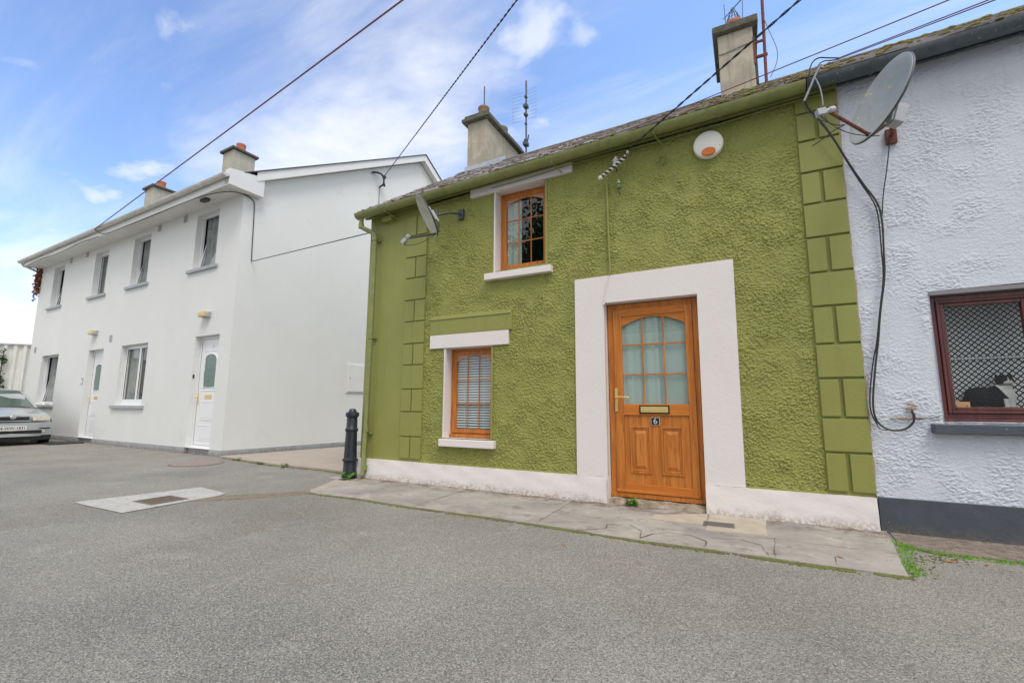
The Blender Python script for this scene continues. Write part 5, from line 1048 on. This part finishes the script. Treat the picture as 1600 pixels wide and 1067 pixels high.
def blades(mb, x, y, n, sp, h, rnd, z=.0):
    for i in range(n):
        px, py = x+rnd.gauss(0, sp), y+rnd.gauss(0, sp); a = rnd.uniform(0, 2*PI); l = h*rnd.uniform(.4, 1.1); b_ = rnd.uniform(.3, 1.0)*l; w_ = rnd.uniform(.0012, .0028)
        dx, dy = math.cos(a), math.sin(a); mb.add([(px-dy*w_, py+dx*w_, z), (px+dy*w_, py-dx*w_, z), (px+dx*b_*.5, py+dy*b_*.5, z+l*.8), (px+dx*b_, py+dy*b_, z+l)], [(0, 1, 2), (2, 3, 0)])
mb = MB(); path = [(.93, 4.72), (1.0, 4.56), (1.12, 4.50), (1.3, 4.47), (1.5, 4.46), (1.8, 4.49), (2.3, 4.52), (3.2, 4.54)]
for p, q in zip(path[:-1], path[1:]):
    L = math.hypot(q[0]-p[0], q[1]-p[1]); 
    for i in range(int(L/.016)): t = rnd.random(); blades(mb, p[0]+(q[0]-p[0])*t, p[1]+(q[1]-p[1])*t, 13, .022, .026, rnd)
for p, q in (((.97, 4.6), (.86, 4.15)), ((.88, 4.2), (.84, 3.86))):
    for i in range(34): t = rnd.random(); blades(mb, p[0]+(q[0]-p[0])*t+.02, p[1]+(q[1]-p[1])*t, 10, .03, .02, rnd)
tag(mb.build('grass', 'grass'), 'short bright green grass at the end of the footpath', 'grass', kind='stuff')
mb = MB()
def moss_line(pts, dens, w_, s0):
    for p, q in zip(pts[:-1], pts[1:]):
        L = math.hypot(q[0]-p[0], q[1]-p[1])
        for i in range(int(L*dens)):
            t = rnd.random(); x = p[0]+(q[0]-p[0])*t+rnd.gauss(0, w_); y_ = p[1]+(q[1]-p[1])*t+rnd.gauss(0, w_); 
            if math.sin(x*7.3)+math.sin(x*17.1+1) < rnd.uniform(-2.2, .6): continue
            s = s0*rnd.uniform(.5, 1.4); mb.ell((x, y_, .003), (s*1.3, s, s*.55), None, 6, 4)
moss_line([(p[0], p[1]-.015) for p in fp[:9]], 700, .018, .008); moss_line([(-9.2, 5.5), (-7.4, 5.26), (-6.2, 5.27), (-5.4, 5.18)], 260, .02, .010); moss_line([(-.36, 3.84), (-.40, 4.0)], 260, .008, .006); moss_line([(-.83, 3.83), (-.80, 3.9)], 260, .01, .006)
moss_line([(.86, 3.85), (1.0, 4.3), (1.3, 4.42)], 200, .05, .006)
tag(mb.build('moss', 'joint_moss', smooth=True), 'olive moss along the kerb and path joints', 'moss', kind='stuff')
def dead_leaf(x, y, s, rz, label, z=.006):
    mb = MB(); n = 8; top = [(s*(i/n-.5)*2, s*.42*math.sin(PI*i/n)*(1 if i % 2 else .8), .25*s*abs(math.sin(i*1.3))) for i in range(n+1)]; bot = [(x_, -y_*.9, z_*.5) for x_, y_, z_ in top]
    mb.add(top+bot, [(i, i+1, n+2+i, n+1+i) for i in range(n)]); o = tag(mb.build('fallen_leaf', 'dry'), label, 'leaf', 'fallen leaves on the ground'); o.location = (x, y, z); o.rotation_euler = (0, 0, rz)
for i, (x, y, s, l) in enumerate([(1.16, 4.31, .038, 'larger orange fallen leaf on asphalt below the grass strip'), (1.36, 4.35, .026, 'smaller orange fallen leaf beside the larger one near grass'), (.50, 4.02, .030, 'brown fallen leaf lying on the end of the footpath'), (-.26, 4.30, .020, 'orange leaf on the footpath in front of the meter cover'), (-.36, 1.66, .020, 'single reddish leaf on asphalt at the bottom of the photo'), (-3.25, 2.33, .016, 'tiny orange leaf on open asphalt beyond the drain'), (-1.32, 3.42, .018, 'brown leaf on asphalt in front of the footpath'), (-9.5, 5.2, .02, 'pale leaf at the base of the white house corner')]): dead_leaf(x, y, s, i*1.1, l, .02 if i in (2, 3) else .006)
# ================================================================ CAR
def car():
    o = empty('parked_car', (-16.2, 4.47, 0), R(-2), 'silver blue saloon car parked nose out by the white house', 'car')
    # local: x = forward (nose at 0), y = lateral
    st = [(-4.35, .70, .30, .86, .93), (-4.1, .80, .24, .88, .96), (-3.4, .85, .20, .90, .97), (-2.2, .865, .20, .90, .95), (-1.25, .865, .20, .88, .965), (-.9, .86, .20, .84, .93), (-.5, .845, .20, .78, .87), (-.2, .80, .20, .72, .81), (-.05, .72, .21, .66, .765), (.0, .60, .24, .62, .72)]
    vs = []; secs = 11
    for x, w_, zb, zsd, zt in st:
        half = [(w_*.88, zb), (w_*.97, zb+.08), (w_*1.0, (zb+zsd)/2), (w_*.985, zsd-.03), (w_*.90, zsd+.02), (w_*.5, zt-.01)]
        full = [(-a, z) for a, z in half]+[(0, zt)]+[(a, z) for a, z in half[::-1]]
        vs += [(x-(.09*(abs(a)/w_)**3 if x > -.6 else 0), a, z) for a, z in full]
    K = 13; mb = MB(); mb.add(vs, [(i*K+j, (i+1)*K+j, (i+1)*K+j+1, i*K+j+1) for i in range(len(st)-1) for j in range(K-1)]+[tuple(range(K)), tuple(range((len(st)-1)*K, len(st)*K)), ]); mb.add([vs[i*K] for i in range(len(st))]+[vs[i*K+K-1] for i in range(len(st))], [(i, i+1, len(st)+i+1, len(st)+i) for i in range(len(st)-1)])
    body = mb.build('body', 'carpaint', o, smooth=True, sub=1)
    # greenhouse
    gs = [(-1.15, .72, .93, .93), (-1.62, .64, .94, 1.26), (-1.95, .56, .94, 1.41), (-2.6, .56, .94, 1.44), (-3.3, .58, .94, 1.38), (-4.0, .66, .93, .97)]
    mb = MB(); vs = []
    for x, w_, z0, z1 in gs: vs += [(x, -.78, z0), (x, -w_, z1-.04 if z1 > z0 else z1), (x, -w_*.8, z1), (x, 0, z1+.015), (x, w_*.8, z1), (x, w_, z1-.04 if z1 > z0 else z1), (x, .78, z0)]
    mb.add(vs, [(i*7+j, (i+1)*7+j, (i+1)*7+j+1, i*7+j+1) for i in range(len(gs)-1) for j in range(6)]); mb.build('cabin', 'carpaint', o, smooth=True)
    mb = MB(); mb.add([(-1.13, -.66, .945), (-1.13, .66, .945), (-1.85, .50, 1.385), (-1.85, -.50, 1.385), (-1.11, 0, .955), (-1.83, 0, 1.405)], [(0, 4, 5, 3), (4, 1, 2, 5)]); mb.build('windscreen', 'car_glass', o)
    mb = MB(); mb.box(-1.22, -1.20, .1, .5, .96, .975) if False else None
    for s_ in (-1, 1):
        mb = MB(); mb.add([(-1.5, .775*s_, .95), (-3.7, .775*s_, .95), (-3.2, .60*s_, 1.34), (-2.05, .585*s_, 1.37)], [(0, 1, 2, 3)]); mb.build('side_window', 'car_glass', o)
        mb = MB(); mb.ell((-1.42, .94*s_, .99), (.05, .10, .065), None, 12, 8); mb.box(-1.44, -1.40, min(.82*s_, .9*s_), max(.82*s_, .9*s_), .95, .98); mb.build('wing_mirror', 'carpaint', o, smooth=True)
        mb = MB(); y0, y1 = .37*s_, .70*s_
        mb.add([(.018, y0, .60), (-.06, y1, .605), (-.10, y1*1.03, .70), (-.03, y0, .715), (-.06, y0, .60), (-.14, y1, .605), (-.18, y1, .70), (-.1, y0, .715)], [(0, 1, 2, 3), (0, 4, 5, 1), (2, 6, 7, 3), (0, 3, 7, 4), (1, 5, 6, 2)]); mb.build('headlight', 'headlight', o, bevel=.012)
        mb = MB(); mb.box(-.03, .015, min(.50*s_, .62*s_), max(.50*s_, .62*s_), .30, .36); mb.build('fog_light', 'headlight', o, bevel=.01)
        for x in (-.82, -3.4):
            T = Matrix.Translation((x, .76*s_, .31)) @ Matrix.Rotation(R(90), 4, 'X')
            mb = MB(); mb.lathe([(.20, -.09), (.29, -.10), (.31, -.07), (.31, .07), (.29, .10), (.20, .09)], 28, T); wl_ = mb.build('wheel', 'tyre', o, smooth=True)
            mb = MB(); mb.lathe([(.02, .07*s_*-1), (.19, .09*-s_), (.205, .098*-s_)], 20, T); mb.build('rim', 'steel', wl_, smooth=True)
            mb = MB(); mb.lathe([(.37, -.12), (.37, .105)], 28, T); mb.build('wheel_arch', 'black', o)
    mb = MB(); mb.box(-.04, .022, -.30, .30, .605, .705); g_ = mb.build('grille', 'black', o, bevel=.02)
    mb = MB(); mb.tube([(.024, -.30, .60), (.024, .30, .60), (.020, .325, .655), (.018, .30, .712), (.022, .08, .712), (.024, 0, .70), (.022, -.08, .712), (.018, -.30, .712), (.020, -.325, .655)], .012, 6, closed=True); mb.build('grille_surround', 'chrome', g_, smooth=True)
    mb = MB(); [mb.box(.022, .026, y_-.004, y_+.004, .612, .70) for y_ in np.arange(-.28, .29, .04)]; mb.build('grille_bar', 'dark_steel', g_)
    mb = MB(); mb.lathe([(.055, 0), (.055, .015), (.04, .022)], 20, Matrix.Translation((.02, 0, .70)) @ Matrix.Rotation(R(90), 4, 'Y')); mb.build('badge', 'chrome', g_, smooth=True)
    mb = MB(); pts = []
    mb.add([(x, y_, z) for y_, x in ((-.78, -.12), (-.6, -.01), (-.3, .045), (0, .055), (.3, .045), (.6, -.01), (.78, -.12)) for z in (.22, .30, .50, .56)], [(i*4+j, (i+1)*4+j, (i+1)*4+j+1, i*4+j+1) for i in range(6) for j in range(3)]); bp = mb.build('bumper', 'carpaint', o, smooth=True)
    mb = MB(); mb.box(0, .055, -.55, .55, .29, .37); mb.box(-.06, .01, -.72, .72, .395, .425); mb.build('air_intake', 'black', bp, bevel=.01)
    mb = MB(); mb.box(-.35, .0, -.74, .74, .12, .24); mb.build('undertray', 'black', o)
    mb = MB(); mb.box(.056, .066, -.26, .26, .37, .485); pl = mb.build('number_plate', 'plate', o, bevel=.004)
    text_mesh('04-WW-1831', .105, 'ink', Matrix.Translation((.068, 0, .425)) @ Matrix.Rotation(R(90), 4, 'Z') @ Matrix.Rotation(R(90), 4, 'X'), pl, 'plate_lettering', xs=.80)
car()
# ================================================================ ACROSS THE LANE (seen in the window reflections)
P_ = []; oh = empty('opposite_cottage', (-3, -8.5, 0), 0, 'white cottage across the lane, mirrored in the panes', 'house')
Y = -6.2; hs = [(-5.2, -4.1, .95, 2.2), (-2.4, -1.4, .1, 2.15), (.2, 1.3, .95, 2.2)]
mb = MB(); flat_wall(mb, -9, 4, 0, 3.55, 0, hs, .15); mb.v = [(x, Y-y_, z) for x, y_, z in mb.v]; mb.box(-9, 4, Y-5, Y-4.9, 0, 3.5); mb.box(-9.01, -8.9, Y-5, Y-.01, 0, 3.5); mb.box(3.9, 4.01, Y-5, Y-.01, 0, 3.5); part(mb.build('wall', 'white_wall', oh))
mb = MB(); 
for i in range(12): t0, t1 = i/12, (i+1)/12; mb.add([(-9.2, Y+.3-2.8*t0, 3.5+1.9*t0+.03), (4.2, Y+.3-2.8*t0, 3.5+1.9*t0+.03), (4.2, Y+.3-2.8*t1, 3.5+1.9*t1), (-9.2, Y+.3-2.8*t1, 3.5+1.9*t1)], [(0, 1, 2, 3)])
mb.add([(-9.2, Y-2.5, 5.4), (4.2, Y-2.5, 5.4), (4.2, Y-5.3, 3.5), (-9.2, Y-5.3, 3.5)], [(0, 1, 2, 3)]); part(mb.build('roof', 'slate_dark', oh))
mb = MB(); mb.box(-9.2, 4.2, Y+.05, Y+.25, 3.38, 3.52); mb.tube([(-9.2, Y+.32, 3.5), (4.2, Y+.32, 3.5)], .06, 8); part(mb.build('gutter', 'white_trim', oh, smooth=True))
for a, b_, c, d in hs:
    mb = MB(); frame_ring(mb, a, b_, c, d, Y-.16, Y-.10, .07); mb.box((a+b_)/2-.03, (a+b_)/2+.03, Y-.155, Y-.105, c, d); w_ = part(mb.build('window' if c > .5 else 'door', 'upvc', oh))
    mb = MB(); mb.box(a+.05, b_-.05, Y-.15, Y-.13, c+.05, d-.05); mb.build('pane', mat('dim_window', lin((90, 104, 106)), .15), w_)
keep(oh, *P_)
rnd = random.Random(21)
def tree(x, y, h, r0, label):
    t = empty('tree', (x, y, 0), 0, label, 'tree', 'trees across the lane'); mb = MB(); mb.tube([(0, 0, 0), (.1, .05, h*.25), (-.05, .1, h*.5), (.1, 0, h*.85)], .28, 9, r2=.06); ends = []
    for i in range(12):
        a = rnd.uniform(0, 2*PI); z = h*rnd.uniform(.25, .7); L = r0*rnd.uniform(.6, 1); e = Vector((math.cos(a)*L, math.sin(a)*L, z+h*rnd.uniform(.08, .25))); mb.tube([(0, 0, z), e*.5+Vector((0, 0, z*.5+.3)), e], .09, 6, r2=.02); ends += [e, e*.7+Vector((0, 0, z*.35))]
    ends += [Vector((rnd.gauss(0, r0*.25), rnd.gauss(0, r0*.25), h*rnd.uniform(.6, 1))) for _ in range(8)]
    mb.build('trunk', 'bark', t, smooth=True); mb = MB(); leaf_clump(mb, ends, 15000, r0*.22, .17, rnd); mb.build('crown', 'tree_leaf', t)
tree(-9.5, -14, 12.5, 3.4, 'tall dense tree behind the opposite cottage, mirrored in the upstairs window'); tree(-4.2, -13.5, 9.5, 2.8, 'shorter tree behind the opposite cottage ridge')
print('objects', len(bpy.data.objects))
